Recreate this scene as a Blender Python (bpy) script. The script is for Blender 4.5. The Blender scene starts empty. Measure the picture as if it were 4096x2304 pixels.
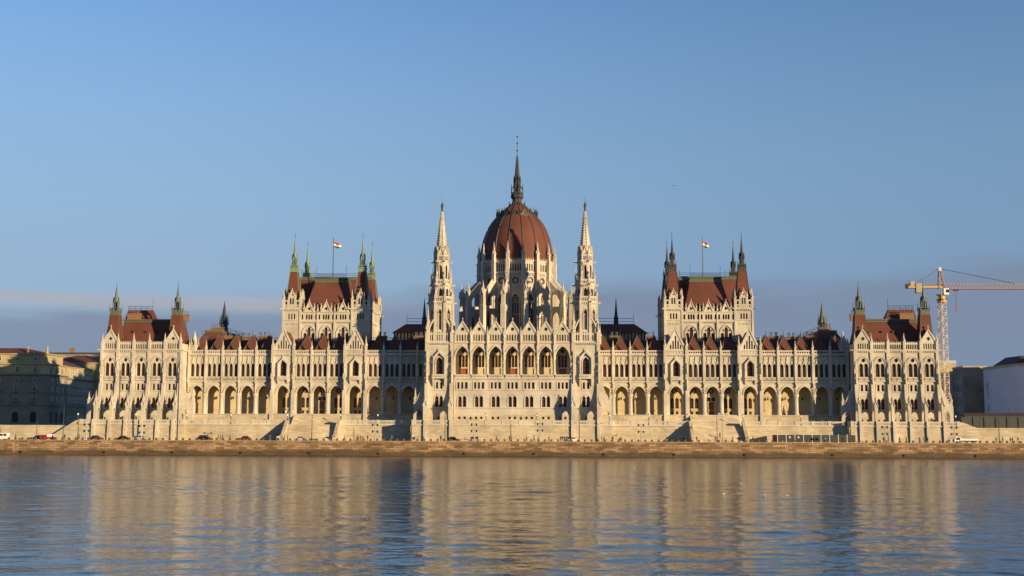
import bpy, math, random
from mathutils import Matrix, Vector
from mathutils.geometry import tessellate_polygon
R = math.radians
PI = math.pi
random.seed(7)
scene = bpy.context.scene
col = scene.collection

# ------------------------------------------------------------------ camera model (metres; quay road is z = 0)
FPX, VPU, HOR, ROLL, CAMD, CAMZ = 5000.0, 2255.0, 1728.0, .0033, 415.0, 2.95
CAMX = 16.03
pitch = math.atan((HOR - 1152) / FPX)
yaw = math.atan((VPU - 2048) / math.hypot(FPX, HOR - 1152))
cp, sp, cy_, sy_ = math.cos(pitch), math.sin(pitch), math.cos(yaw), math.sin(yaw)
fwd = Vector((-sy_ * cp, cy_ * cp, sp))
rt0 = Vector((cy_, sy_, 0.0))
up0 = Vector((sy_ * sp, -cy_ * sp, cp))
rt = rt0 * math.cos(ROLL) + up0 * math.sin(ROLL)
up = up0 * math.cos(ROLL) - rt0 * math.sin(ROLL)


def at(u, v, Y):
    """the point of the upright plane y = Y that the photograph shows at (u, v)"""
    d = fwd + rt * ((u - 2048) / FPX) - up * ((v - 1152) / FPX)
    t = (Y + CAMD) / d.y
    return CAMX + d.x * t, CAMZ + d.z * t


# ------------------------------------------------------------------ scene helpers
def tag(o, label=None, cat=None, group=None, kind=None):
    for k, v in (('label', label), ('category', cat), ('group', group), ('kind', kind)):
        if v:
            o[k] = v
    return o


def thing(name, label, cat, loc=(0, 0, 0), rz=0, group=None):
    o = bpy.data.objects.new(name, None)
    o.empty_display_size = .5
    col.objects.link(o)
    o.location = loc
    o.rotation_euler = (0, 0, rz)
    return tag(o, label, cat, group)


def link(name, me, parent=None, loc=(0, 0, 0), rz=0):
    o = bpy.data.objects.new(name, me)
    col.objects.link(o)
    o.location = loc
    o.rotation_euler = (0, 0, rz)
    if parent:
        o.parent = parent
    return o


def kids(o):
    return [c for c in bpy.data.objects if c.parent == o]


def dup(root, loc, rz=None, label=None, group=None):
    r = root.copy()
    col.objects.link(r)
    r.location = loc
    if rz is not None:
        r.rotation_euler = (0, 0, rz)
    if label:
        r['label'] = label
    if group:
        r['group'] = group
    for ch in root.children:
        c = ch.copy()
        col.objects.link(c)
        c.parent = r
        for g in ch.children:
            d = g.copy()
            col.objects.link(d)
            d.parent = c
    return r


MAT = {}
FR = None


class MB:
    """collects faces for ONE mesh object"""

    def __init__(s, mat='stone', flip=1):
        s.V, s.F, s.M, s.S = [], [], [], []
        s.names, s.cur = [], None
        s.T = None
        s.flip = flip
        s.smooth = False
        s.mat(mat)

    def mat(s, name):
        if name not in s.names:
            s.names.append(name)
        s.cur = s.names.index(name)
        return s

    def v(s, x, y, z):
        if s.T is not None:
            p = s.T @ Vector((x, y, z))
            x, y, z = p.x, p.y, p.z
        s.V.append((x * s.flip, y, z))
        return len(s.V) - 1

    def f(s, *ix):
        s.F.append(ix)
        s.M.append(s.cur)
        s.S.append(s.smooth)

    def quad(s, a, b, c, d):
        s.f(s.v(*a), s.v(*b), s.v(*c), s.v(*d))

    def tri(s, a, b, c):
        s.f(s.v(*a), s.v(*b), s.v(*c))

    def loft(s, rings, closed=True, cap0=False, cap1=False):
        ids = [[s.v(*p) for p in r] for r in rings]
        n = len(ids[0])
        for a, b in zip(ids, ids[1:]):
            for i in range(n if closed else n - 1):
                j = (i + 1) % n
                s.f(a[i], a[j], b[j], b[i])
        if cap0:
            s.f(*ids[0][::-1])
        if cap1:
            s.f(*ids[-1])

    def box(s, x0, x1, y0, y1, z0, z1):
        s.hip(x0, x1, y0, y1, z0, x0, x1, y0, y1, z1)

    def hip(s, x0, x1, y0, y1, z0, X0, X1, Y0, Y1, z1):
        s.loft([[(x0, y0, z0), (x1, y0, z0), (x1, y1, z0), (x0, y1, z0)],
                [(X0, Y0, z1), (X1, Y0, z1), (X1, Y1, z1), (X0, Y1, z1)]], cap0=True, cap1=True)

    def ring(s, cx, cy, z, r, n, rot):
        return [(cx + r * math.cos(rot + 2 * PI * i / n), cy + r * math.sin(rot + 2 * PI * i / n), z) for i in range(n)]

    def lathe(s, cx, cy, prof, n=8, rot=None):
        """prof: (z, r) pairs"""
        if rot is None:
            rot = PI / n
        s.loft([s.ring(cx, cy, z, max(r, .004), n, rot) for z, r in prof], cap0=True, cap1=True)

    def frus(s, cx, cy, z0, r0, z1, r1, n=4, rot=None):
        s.lathe(cx, cy, [(z0, r0), (z1, r1)], n, rot)

    def tess(s, polys, put):
        flat = [p for q in polys for p in q]
        ids = [s.v(*put(*p)) for p in flat]
        for t in tessellate_polygon([[Vector((p[0], p[1], 0)) for p in q] for q in polys]):
            s.f(ids[t[0]], ids[t[1]], ids[t[2]])

    def panel(s, outer, holes, y, depth=.4, edge=0.0):
        """wall sheet in the x-z plane at y with real openings and reveals going back by depth"""
        s.tess([outer] + holes, lambda a, b: (a, y, b))
        for q in holes:
            s.loft([[(a, y, b) for a, b in q], [(a, y + depth, b) for a, b in q]])
        if edge:
            s.loft([[(a, y, b) for a, b in outer], [(a, y + edge, b) for a, b in outer]])

    def prism(s, pts, y0, y1):
        """x-z outline pushed from y0 to y1"""
        s.tess([pts], lambda a, b: (a, y0, b))
        s.tess([pts], lambda a, b: (a, y1, b))
        s.loft([[(a, y0, b) for a, b in pts], [(a, y1, b) for a, b in pts]])

    def prism_x(s, pts, x0, x1, holes=()):
        """y-z outline pushed from x0 to x1"""
        holes = list(holes)
        s.tess([pts] + holes, lambda a, b: (x0, a, b))
        s.tess([pts] + holes, lambda a, b: (x1, a, b))
        for q in [pts] + holes:
            s.loft([[(x0, a, b) for a, b in q], [(x1, a, b) for a, b in q]])

    def band(s, inner, outer, y0, y1):
        """raised strip between two open outlines of the same length (hood mouldings)"""
        n = len(inner)
        for i in range(n - 1):
            a, b, c, d = inner[i], inner[i + 1], outer[i + 1], outer[i]
            s.quad((a[0], y0, a[1]), (b[0], y0, b[1]), (c[0], y0, c[1]), (d[0], y0, d[1]))
            s.quad((d[0], y0, d[1]), (c[0], y0, c[1]), (c[0], y1, c[1]), (d[0], y1, d[1]))
            s.quad((a[0], y0, a[1]), (b[0], y0, b[1]), (b[0], y1, b[1]), (a[0], y1, a[1]))

    def tube(s, pts, r, n=6):
        rings = []
        for i, p in enumerate(pts):
            a = Vector(pts[max(i - 1, 0)])
            b = Vector(pts[min(i + 1, len(pts) - 1)])
            d = (b - a).normalized()
            h = Vector((0, 0, 1)) if abs(d.z) < .9 else Vector((1, 0, 0))
            e1 = d.cross(h).normalized()
            e2 = d.cross(e1)
            rr = r[i] if isinstance(r, (list, tuple)) else r
            rings.append([tuple(Vector(p) + (e1 * math.cos(2 * PI * k / n) + e2 * math.sin(2 * PI * k / n)) * rr) for k in range(n)])
        s.loft(rings, cap0=True, cap1=True)

    # ---- gothic vocabulary
    def pinnacle(s, x, y, z0, zs, zt, w):
        h = w / 2
        s.box(x - h, x + h, y - h, y + h, z0, zs)
        s.box(x - h * 1.25, x + h * 1.25, y - h * 1.25, y + h * 1.25, zs - .12, zs + .12)
        for k in range(4):
            dx, dy = ((0, -h), (h, 0), (0, h), (-h, 0))[k]
            s.frus(x + dx, y + dy, zs + .1, h * .8, zs + w * 1.25, 0, 4, PI / 4)
        H = zt - zs
        s.frus(x, y, zs + .1, h * 1.15, zt, .03, 4, PI / 4)
        for q in (.3, .5, .7):
            r = h * 1.15 * (1 - q) + .09
            s.frus(x, y, zs + H * q - .1, r * .8, zs + H * q, r * 1.35, 4, 0)
        s.frus(x, y, zt - .3, .07, zt - .12, .17, 4, 0)

    def crockets(s, p0, p1, n, size, y):
        for i in range(n):
            t = (i + .5) / n
            x = p0[0] + (p1[0] - p0[0]) * t
            z = p0[1] + (p1[1] - p0[1]) * t
            s.box(x - size / 2, x + size / 2, y, y + size, z, z + size * .8)

    def gable(s, xc, hw, z0, zp, y, holes, th=.45, rake=.28, crock=.3, fin=1.1):
        s.panel([(xc - hw, z0), (xc + hw, z0), (xc, zp)], holes, y, th)
        s.panel([(xc - hw, z0), (xc + hw, z0), (xc, zp)], holes, y + th, .01)
        for q in (-1, 1):
            a, b = (xc + q * hw, z0), (xc, zp)
            L = math.hypot(hw, zp - z0)
            nx, nz = q * (zp - z0) / L * rake, hw / L * rake
            s.loft([[(a[0] - nx, y - .22, a[1] - nz), (a[0] + nx, y - .22, a[1] + nz), (a[0] + nx, y + th + .1, a[1] + nz), (a[0] - nx, y + th + .1, a[1] - nz)],
                    [(b[0] - nx * 0, y - .22, b[1] - rake), (b[0] + nx * .3, y - .22, b[1] + nz + .1), (b[0] + nx * .3, y + th + .1, b[1] + nz + .1), (b[0], y + th + .1, b[1] - rake)]], cap0=True, cap1=True)
            if crock:
                s.crockets((a[0] + nx, a[1] + nz), (b[0], b[1] + nz), int(L / (crock * 1.9)), crock, y - .1)
        s.frus(xc, y + th / 2, zp, .16, zp + fin, .09, 6)
        s.frus(xc, y + th / 2, zp + fin * .55, .12, zp + fin * .72, .28, 6)
        s.frus(xc, y + th / 2, zp + fin * .72, .28, zp + fin * .85, .1, 6)

    def statue(s, x, y, z, h):
        """a small robed figure under a spired canopy on a corbel"""
        s.frus(x, y, z - .5, .08, z, .34, 6)
        s.lathe(x, y, [(z, .24), (z + h * .45, .2), (z + h * .72, .27), (z + h * .82, .1), (z + h * .9, .13), (z + h, .06)], 6)
        s.frus(x, y, z + h + .15, .36, z + h + .4, .36, 6)
        s.frus(x, y, z + h + .4, .3, z + h + 1.6, .03, 6)

    def dentils(s, x0, x1, y, z0, z1, step=.55, d=.25):
        n = max(1, int((x1 - x0) / step))
        w = (x1 - x0) / n
        for i in range(n):
            a = x0 + (i + .2) * w
            s.box(a, a + w * .55, y - d, y, z0, z1)

    def build(s, name, parent=None, loc=(0, 0, 0), rz=0):
        return link(name, s.mesh(name), parent, loc, rz)

    def gmesh(s, name, local=False):
        """mesh of a piece set out in the bay module of its block (FR = module factor in x, in z, setback in y)"""
        if FR:
            s.V = [(x * FR[0], y + (0 if local else FR[2]), 2.95 + (z - 2.95) * FR[1]) for x, y, z in s.V]
        return s.mesh(name)

    def mesh(s, name):
        me = bpy.data.meshes.new(name)
        me.from_pydata(s.V, [], s.F)
        for m in s.names:
            me.materials.append(MAT[m])
        me.polygons.foreach_set('material_index', s.M)
        me.polygons.foreach_set('use_smooth', s.S)
        me.update()
        return me


def rect(x0, x1, z0, z1):
    return [(x0, z0), (x1, z0), (x1, z1), (x0, z1)]


def arc(xc, a, zs, zt, n=5):
    """pointed arch from right springing over the point to left springing"""
    h = zt - zs
    r = (a * a + h * h) / (2 * a)
    out = []
    ang = math.asin(min(1, h / r)) if h <= r else PI / 2
    for i in range(n + 1):
        t = ang * i / n
        out.append((xc + a - r + r * math.cos(t), zs + r * math.sin(t)))
    left = [(2 * xc - x, z) for x, z in out[:-1]][::-1]
    return out + left


def arch(xc, a, z0, zs, zt, n=5):
    return [(xc - a, z0), (xc + a, z0)] + arc(xc, a, zs, zt, n)


def circ(xc, zc, r, n=12):
    return [(xc + r * math.cos(2 * PI * i / n), zc + r * math.sin(2 * PI * i / n)) for i in range(n)]


def lobes(xc, zc, r, k=8, n=32, d=.22):
    return [(xc + r * (1 - d + d * abs(math.cos(k * PI * i / n))) * math.cos(2 * PI * i / n),
             zc + r * (1 - d + d * abs(math.cos(k * PI * i / n))) * math.sin(2 * PI * i / n)) for i in range(n)]


def diamond(xc, zc, r):
    return [(xc + r, zc), (xc, zc + r), (xc - r, zc), (xc, zc - r)]


# ------------------------------------------------------------------ materials
def nodemat(name):
    m = bpy.data.materials.new(name)
    m.use_nodes = True
    nt = m.node_tree
    return m, nt, nt.nodes, nt.links, nt.nodes['Principled BSDF']


def setp(b, **k):
    for n, v in k.items():
        n = n.replace('_', ' ')
        if n in b.inputs:
            b.inputs[n].default_value = v


def plain(name, c, rough=.6, metal=0, spec=.4, var=.12, scale=3.0):
    m, nt, N, L, b = nodemat(name)
    tc = N.new('ShaderNodeTexCoord')
    no = N.new('ShaderNodeTexNoise')
    no.inputs['Scale'].default_value = scale
    no.inputs['Detail'].default_value = 4
    L.new(tc.outputs['Object'], no.inputs['Vector'])
    mx = N.new('ShaderNodeMix')
    mx.data_type = 'RGBA'
    L.new(no.outputs['Fac'], mx.inputs[0])
    mx.inputs[6].default_value = (*[max(0, x * (1 - var)) for x in c], 1)
    mx.inputs[7].default_value = (*[min(1, x * (1 + var)) for x in c], 1)
    L.new(mx.outputs[2], b.inputs['Base Color'])
    setp(b, Roughness=rough, Metallic=metal, Specular_IOR_Level=spec)
    MAT[name] = m
    return m


def masonry(name, c1, c2, mortar, bw=1.1, bh=.45, msize=.02, rough=.85, blotch=.25, bump=.35, streak=.25, streakcol=(.3, .24, .17)):
    """dressed stone: courses of blocks, large blotches of weathering and streaks that run down"""
    m, nt, N, L, b = nodemat(name)
    g = N.new('ShaderNodeTexCoord')
    sx = N.new('ShaderNodeSeparateXYZ')
    L.new(g.outputs['Object'], sx.inputs[0])
    ad = N.new('ShaderNodeMath')
    ad.operation = 'ADD'
    L.new(sx.outputs[0], ad.inputs[0])
    L.new(sx.outputs[1], ad.inputs[1])
    cb = N.new('ShaderNodeCombineXYZ')
    L.new(ad.outputs[0], cb.inputs[0])
    L.new(sx.outputs[2], cb.inputs[1])
    br = N.new('ShaderNodeTexBrick')
    br.inputs['Scale'].default_value = 1
    br.inputs['Brick Width'].default_value = bw
    br.inputs['Row Height'].default_value = bh
    br.inputs['Mortar Size'].default_value = msize
    br.inputs['Mortar Smooth'].default_value = .3
    br.inputs['Bias'].default_value = -.1
    br.inputs['Color1'].default_value = (*c1, 1)
    br.inputs['Color2'].default_value = (*c2, 1)
    br.inputs['Mortar'].default_value = (*mortar, 1)
    L.new(cb.outputs[0], br.inputs['Vector'])

    def noise(scale, vec, detail=5):
        n = N.new('ShaderNodeTexNoise')
        n.inputs['Scale'].default_value = scale
        n.inputs['Detail'].default_value = detail
        L.new(vec, n.inputs['Vector'])
        return n
    n1 = noise(.16, g.outputs['Object'])
    mp = N.new('ShaderNodeMapping')
    mp.inputs['Scale'].default_value = (1.3, .12, 1)
    L.new(cb.outputs[0], mp.inputs['Vector'])
    n2 = noise(.8, mp.outputs[0])
    r1 = N.new('ShaderNodeMapRange')
    r1.inputs[1].default_value, r1.inputs[2].default_value = .3, .7
    r1.inputs[3].default_value, r1.inputs[4].default_value = 1 - blotch, 1 + blotch * .4
    L.new(n1.outputs['Fac'], r1.inputs[0])
    mul = N.new('ShaderNodeVectorMath')
    mul.operation = 'SCALE'
    L.new(br.outputs['Color'], mul.inputs[0])
    L.new(r1.outputs[0], mul.inputs['Scale'])
    r2 = N.new('ShaderNodeMapRange')
    r2.inputs[1].default_value, r2.inputs[2].default_value = .52, .78
    r2.inputs[3].default_value, r2.inputs[4].default_value = 0, streak
    L.new(n2.outputs['Fac'], r2.inputs[0])
    mx = N.new('ShaderNodeMix')
    mx.data_type = 'RGBA'
    L.new(r2.outputs[0], mx.inputs[0])
    L.new(mul.outputs[0], mx.inputs[6])
    mx.inputs[7].default_value = (*streakcol, 1)
    L.new(mx.outputs[2], b.inputs['Base Color'])
    setp(b, Roughness=rough, Specular_IOR_Level=.2)
    n3 = noise(5, g.outputs['Object'], 3)
    hm = N.new('ShaderNodeMath')
    hm.operation = 'MULTIPLY_ADD'
    L.new(n3.outputs['Fac'], hm.inputs[0])
    hm.inputs[1].default_value = .35
    L.new(br.outputs['Fac'], hm.inputs[2])
    inv = N.new('ShaderNodeMath')
    inv.operation = 'MULTIPLY'
    inv.inputs[1].default_value = -1
    L.new(hm.outputs[0], inv.inputs[0])
    bp = N.new('ShaderNodeBump')
    bp.inputs['Strength'].default_value = bump
    bp.inputs['Distance'].default_value = .06
    L.new(inv.outputs[0], bp.inputs['Height'])
    L.new(bp.outputs[0], b.inputs['Normal'])
    MAT[name] = m
    return m


masonry('stone', (.60, .525, .42), (.53, .46, .365), (.45, .385, .30), 1.3, .5, .014, blotch=.26, bump=.25, streak=.42, streakcol=(.40, .33, .24))
masonry('carved', (.61, .54, .435), (.55, .48, .385), (.49, .42, .335), .7, .4, .006, blotch=.26, bump=.25, streak=.42, streakcol=(.36, .30, .22))
masonry('loggia', (.62, .50, .30), (.56, .44, .26), (.46, .36, .22), 1.5, .6, .014, blotch=.15, bump=.2, streak=.2, streakcol=(.40, .30, .18))
masonry('ashlar', (.60, .49, .34), (.46, .37, .25), (.36, .29, .20), 1.9, .55, .02, blotch=.25, bump=.5, streak=.35, streakcol=(.34, .26, .17))
masonry('quaystone', (.42, .27, .155), (.15, .09, .05), (.10, .065, .04), 2.3, .62, .05, blotch=.35, bump=.7, streak=.45, streakcol=(.14, .10, .07))
masonry('quaycoping', (.46, .30, .17), (.40, .26, .15), (.2, .13, .08), 2.6, 1.0, .03, blotch=.25, bump=.3, streak=.3, streakcol=(.22, .14, .08))
masonry('rooftile', (.17, .060, .039), (.135, .049, .033), (.12, .042, .03), .5, .32, .02, rough=.7, blotch=.2, bump=.3, streak=.25, streakcol=(.13, .06, .04))
masonry('roofdark', (.085, .055, .05), (.07, .045, .042), (.05, .035, .035), .5, .32, .02, rough=.7, blotch=.2, bump=.3, streak=.25, streakcol=(.05, .045, .04))
masonry('domered', (.155, .054, .037), (.125, .044, .030), (.13, .048, .034), .55, .35, .02, rough=.65, blotch=.12, bump=.3, streak=.2, streakcol=(.15, .07, .045))
masonry('facade_grey', (.28, .245, .19), (.25, .215, .165), (.28, .24, .18), 2.2, .8, .01, blotch=.3, bump=.2, streak=.35, streakcol=(.2, .17, .135))
masonry('facade_ochre', (.48, .38, .22), (.44, .35, .2), (.4, .31, .18), 2.0, .8, .008, blotch=.25, bump=.2, streak=.3, streakcol=(.3, .23, .14))
masonry('facade_pale', (.5, .49, .47), (.47, .46, .44), (.43, .42, .4), 3.0, 1.0, .006, blotch=.15, bump=.1, streak=.2, streakcol=(.25, .24, .23))
masonry('render_lilac', (.60, .585, .64), (.58, .565, .62), (.56, .55, .6), 6.0, 3.0, .004, blotch=.1, bump=.08, streak=.12, streakcol=(.46, .45, .5))
m = MAT['quaystone']
nt = m.node_tree
N, L, b = nt.nodes, nt.links, nt.nodes['Principled BSDF']
src = b.inputs['Base Color'].links[0].from_socket
g = N.new('ShaderNodeTexCoord')
sx = N.new('ShaderNodeSeparateXYZ')
L.new(g.outputs['Object'], sx.inputs[0])
no = N.new('ShaderNodeTexNoise')
no.inputs['Scale'].default_value = .12
no.inputs['Detail'].default_value = 6
L.new(g.outputs['Object'], no.inputs['Vector'])
ma = N.new('ShaderNodeMath')
ma.operation = 'MULTIPLY_ADD'
L.new(no.outputs['Fac'], ma.inputs[0])
ma.inputs[1].default_value = -3.2
L.new(sx.outputs[2], ma.inputs[2])
mr = N.new('ShaderNodeMapRange')
mr.inputs[1].default_value, mr.inputs[2].default_value = -4.9, -4.2
mr.inputs[3].default_value, mr.inputs[4].default_value = .85, 0
L.new(ma.outputs[0], mr.inputs[0])
mx = N.new('ShaderNodeMix')
mx.data_type = 'RGBA'
L.new(mr.outputs[0], mx.inputs[0])
L.new(src, mx.inputs[6])
mx.inputs[7].default_value = (.075, .052, .032, 1)
L.new(mx.outputs[2], b.inputs['Base Color'])
plain('glass', (.045, .019, .012), .22, 0, .35, .5, .6)
plain('frame', (.13, .075, .045), .6)
plain('wood', (.30, .10, .035), .5)
plain('dark', (.02, .018, .018), .6)
plain('copper', (.115, .115, .072), .6, 0, .3, .3, 1.2)
plain('verdigris', (.20, .27, .165), .6, 0, .3, .3, 1.5)
plain('greengrey', (.125, .15, .115), .6, 0, .3, .3, 1.5)
plain('bronze', (.062, .052, .043), .5, 0, .3, .3, 1.5)
plain('iron', (.03, .035, .045), .5)
plain('steel', (.35, .36, .38), .45, .3)
plain('brick', (.25, .135, .075), .8, 0, .2, .25, 2)
plain('asphalt', (.055, .052, .05), .85, 0, .3, .25, .4)
plain('pavement', (.30, .26, .20), .85, 0, .2, .2, .5)
plain('earth', (.16, .14, .11), .9, 0, .2, .25, .05)
plain('bollard_stone', (.11, .075, .05), .85)
plain('white', (.75, .73, .69), .5)
plain('red', (.55, .03, .03), .6)
plain('green', (.03, .20, .07), .6)
plain('lampglass', (.85, .84, .80), .25, 0, .5, .03)
plain('crane_yellow', (.60, .34, .07), .5)
plain('crane_pale', (.66, .56, .44), .5)
plain('crane_pink', (.40, .29, .26), .55)
plain('concrete', (.42, .36, .27), .85)
plain('screen_dark', (.05, .045, .04), .7)
plain('skin', (.42, .25, .17), .6)
plain('hair', (.035, .022, .015), .6)
SKY_TINT = (.75, 1.02, 1.38)
BANK_COL = (1.36, 1.72, 2.42)
STREAK_COL = (2.9, 2.85, 3.15)
HAZE_LEFT = (1.98, 2.78, 3.85)
HAZE_RIGHT = (1.35, 2.1, 3.15)
SKY_STRENGTH = .1
EXPOSURE = 0.6
WAVES = [(.5,1,2.2,2,.035)]
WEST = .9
WROUGH = (.07, .17)
WIOR = 1.42
NWAVE = 90
LAM = (.4, 9)
SLOPE = .11
# ------------------------------------------------------------------ window meshes (shared by all copies)
def pane(a, h, hs, lights=1, transoms=(), fr=.09, mat='glass', frame='frame'):
    """window with its own origin at the middle of its sill: glass, frame, mullions and transoms"""
    mb = MB(mat)
    outl = arch(0, a, 0, hs, h, 4) if hs < h else rect(-a, a, 0, h)
    mb.prism(outl, 0, .06)
    mb.mat(frame)
    for i in range(1, lights):
        x = -a + 2 * a * i / lights
        mb.box(x - fr / 2, x + fr / 2, -.08, .0, 0, hs * .98)
    for t in transoms:
        mb.box(-a, a, -.07, .0, t - fr / 2, t + fr / 2)
    mb.box(-a, -a + fr, -.1, 0, 0, hs)
    mb.box(a - fr, a, -.1, 0, 0, hs)
    mb.box(-a + fr, a - fr, -.1, 0, 0, fr)
    return mb.mesh('window')


def roundpane(r, spokes=0, mat='glass', rim='carved'):
    mb = MB(mat)
    mb.prism(circ(0, 0, r, 16), 0, .06)
    mb.mat(rim)
    for k in range(spokes):
        t = 2 * PI * k / spokes
        c, s = math.cos(t), math.sin(t)
        w = .07
        mb.loft([[(-s * w, -.12, c * w), (s * w, -.12, -c * w), (s * w, 0, -c * w), (-s * w, 0, c * w)],
                 [(c * r - s * w, -.12, s * r + c * w), (c * r + s * w, -.12, s * r - c * w), (c * r + s * w, 0, s * r - c * w), (c * r - s * w, 0, s * r + c * w)]], cap0=True, cap1=True)
    if spokes:
        mb.prism(circ(0, 0, r * .28, 10), -.13, -.01)
    return mb.mesh('round_window')


W_LANCET = pane(.53, 4.4, 3.65, 2, (1.5, 3.2))
W_GABLEWIN = pane(.92, 4.8, 3.6, 2, (1.6, 3.0))
W_TALL2 = pane(.56, 4.3, 3.6, 2, (1.2, 3.1))
W_SQ = pane(.36, 2.02, 2.02, 1, (1.35,))
W_LOW2 = pane(.52, 3.4, 2.8, 2, (1.0, 2.4))
W_BASE = pane(.36, .8, .8, 2)
W_ROSE = roundpane(.58)
W_LOG2 = pane(.56, 3.5, 2.8, 2, (1.0, 2.2))
W_LOGSQ = pane(.42, 1.0, 1.0, 2)
W_LOGRND = roundpane(.95, 6)
W_TOWER = pane(1.02, 5.55, 3.9, 2, (1.5, 2.9, 4.0))
W_HALL = pane(.43, 4.1, 3.5, 1, (1.4, 2.8))
W_SLIT = pane(.26, 2.1, 1.8, 1, (1.0,))
W_CHAMB = pane(.62, 5.2, 4.3, 2, (1.6, 3.2))
W_CHAMBS = pane(.5, 3.6, 2.9, 2, (1.3,))
W_DRUM = pane(1.35, 11.5, 8.3, 3, (4.2, 8.2), .17, 'glass', 'carved')
W_DRUMROSE = roundpane(1.25, 8)
W_SPIRE = pane(.52, 6.4, 5.3, 2, (5.1,), .16, 'glass', 'carved')
W_SPIRES = pane(.4, 3.0, 2.3, 1, (1.4,))
W_ATTIC = pane(.3, 2.0, 1.6, 1)
W_ROUNDS = roundpane(.66)


def door_mesh(w, h):
    mb = MB('wood')
    mb.prism(rect(-w, w, 0, h), 0, .08)
    for q in (-1, 1):
        for zz in (.12, .42, .72):
            mb.box(q * w * .5 - w * .34, q * w * .5 + w * .34, -.05, 0, h * zz, h * zz + h * .2)
    mb.mat('glass')
    mb.box(-w * .8, w * .8, -.045, -.005, h * .925, h * .97)
    return mb.mesh('door')


D_LOGGIA = door_mesh(.9, 4.2)
D_HALL = door_mesh(1.15, 2.9)

PAR = thing('parliament_palace', 'long cream stone neo-gothic palace with red dome and spires across the river', 'palace', (0, 0, 5.1))
OFF = (0, 0, -5.1)


def part(mb, name):
    return link(name, mb.gmesh(name), PAR, OFF)


def sub(me, name, parent, loc, rz=0):
    if FR:
        loc = (loc[0] * FR[0], loc[1] + (0 if loc == (0, 0, 0) else FR[2]), 2.95 + (loc[2] - 2.95) * FR[1] if loc[2] else 0)
    return link(name, me, parent, loc, rz)


def balus(mb, x0, x1, y, z0, h, step=.42, th=.25, w=None, ped=.0, slot=.17):
    """a balustrade or pierced parapet with real slots"""
    L = x1 - x0 - 2 * ped
    n = max(1, int(L / step))
    st = L / n
    holes = []
    for i in range(n):
        c = x0 + ped + (i + .5) * st
        holes.append(arch(c, slot / 2 * st / .42, z0 + h * .18, z0 + h * .66, z0 + h * .8, 2))
    mb.panel(rect(x0, x1, z0, z0 + h), holes, y, th)
    mb.panel(rect(x0, x1, z0, z0 + h), holes, y + th, .01)
    mb.box(x0, x1, y - .09, y + th + .09, z0 + h, z0 + h + .14)
    mb.box(x0, x1, y - .06, y + th + .06, z0 - .1, z0 + .08)


def hood(mb, xc, a, z0, zs, zt, y, w=.3, d=.18, n=5):
    i = [(xc + a, z0)] + arc(xc, a, zs, zt, n) + [(xc - a, z0)]
    o = [(xc + a + w, z0)] + arc(xc, a + w, zs, zt + w * 1.25, n) + [(xc - a - w, z0)]
    mb.band(i, o, y - d, y)


# ================================================================== WINGS
GAB = (77.3, 53.1)


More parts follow.
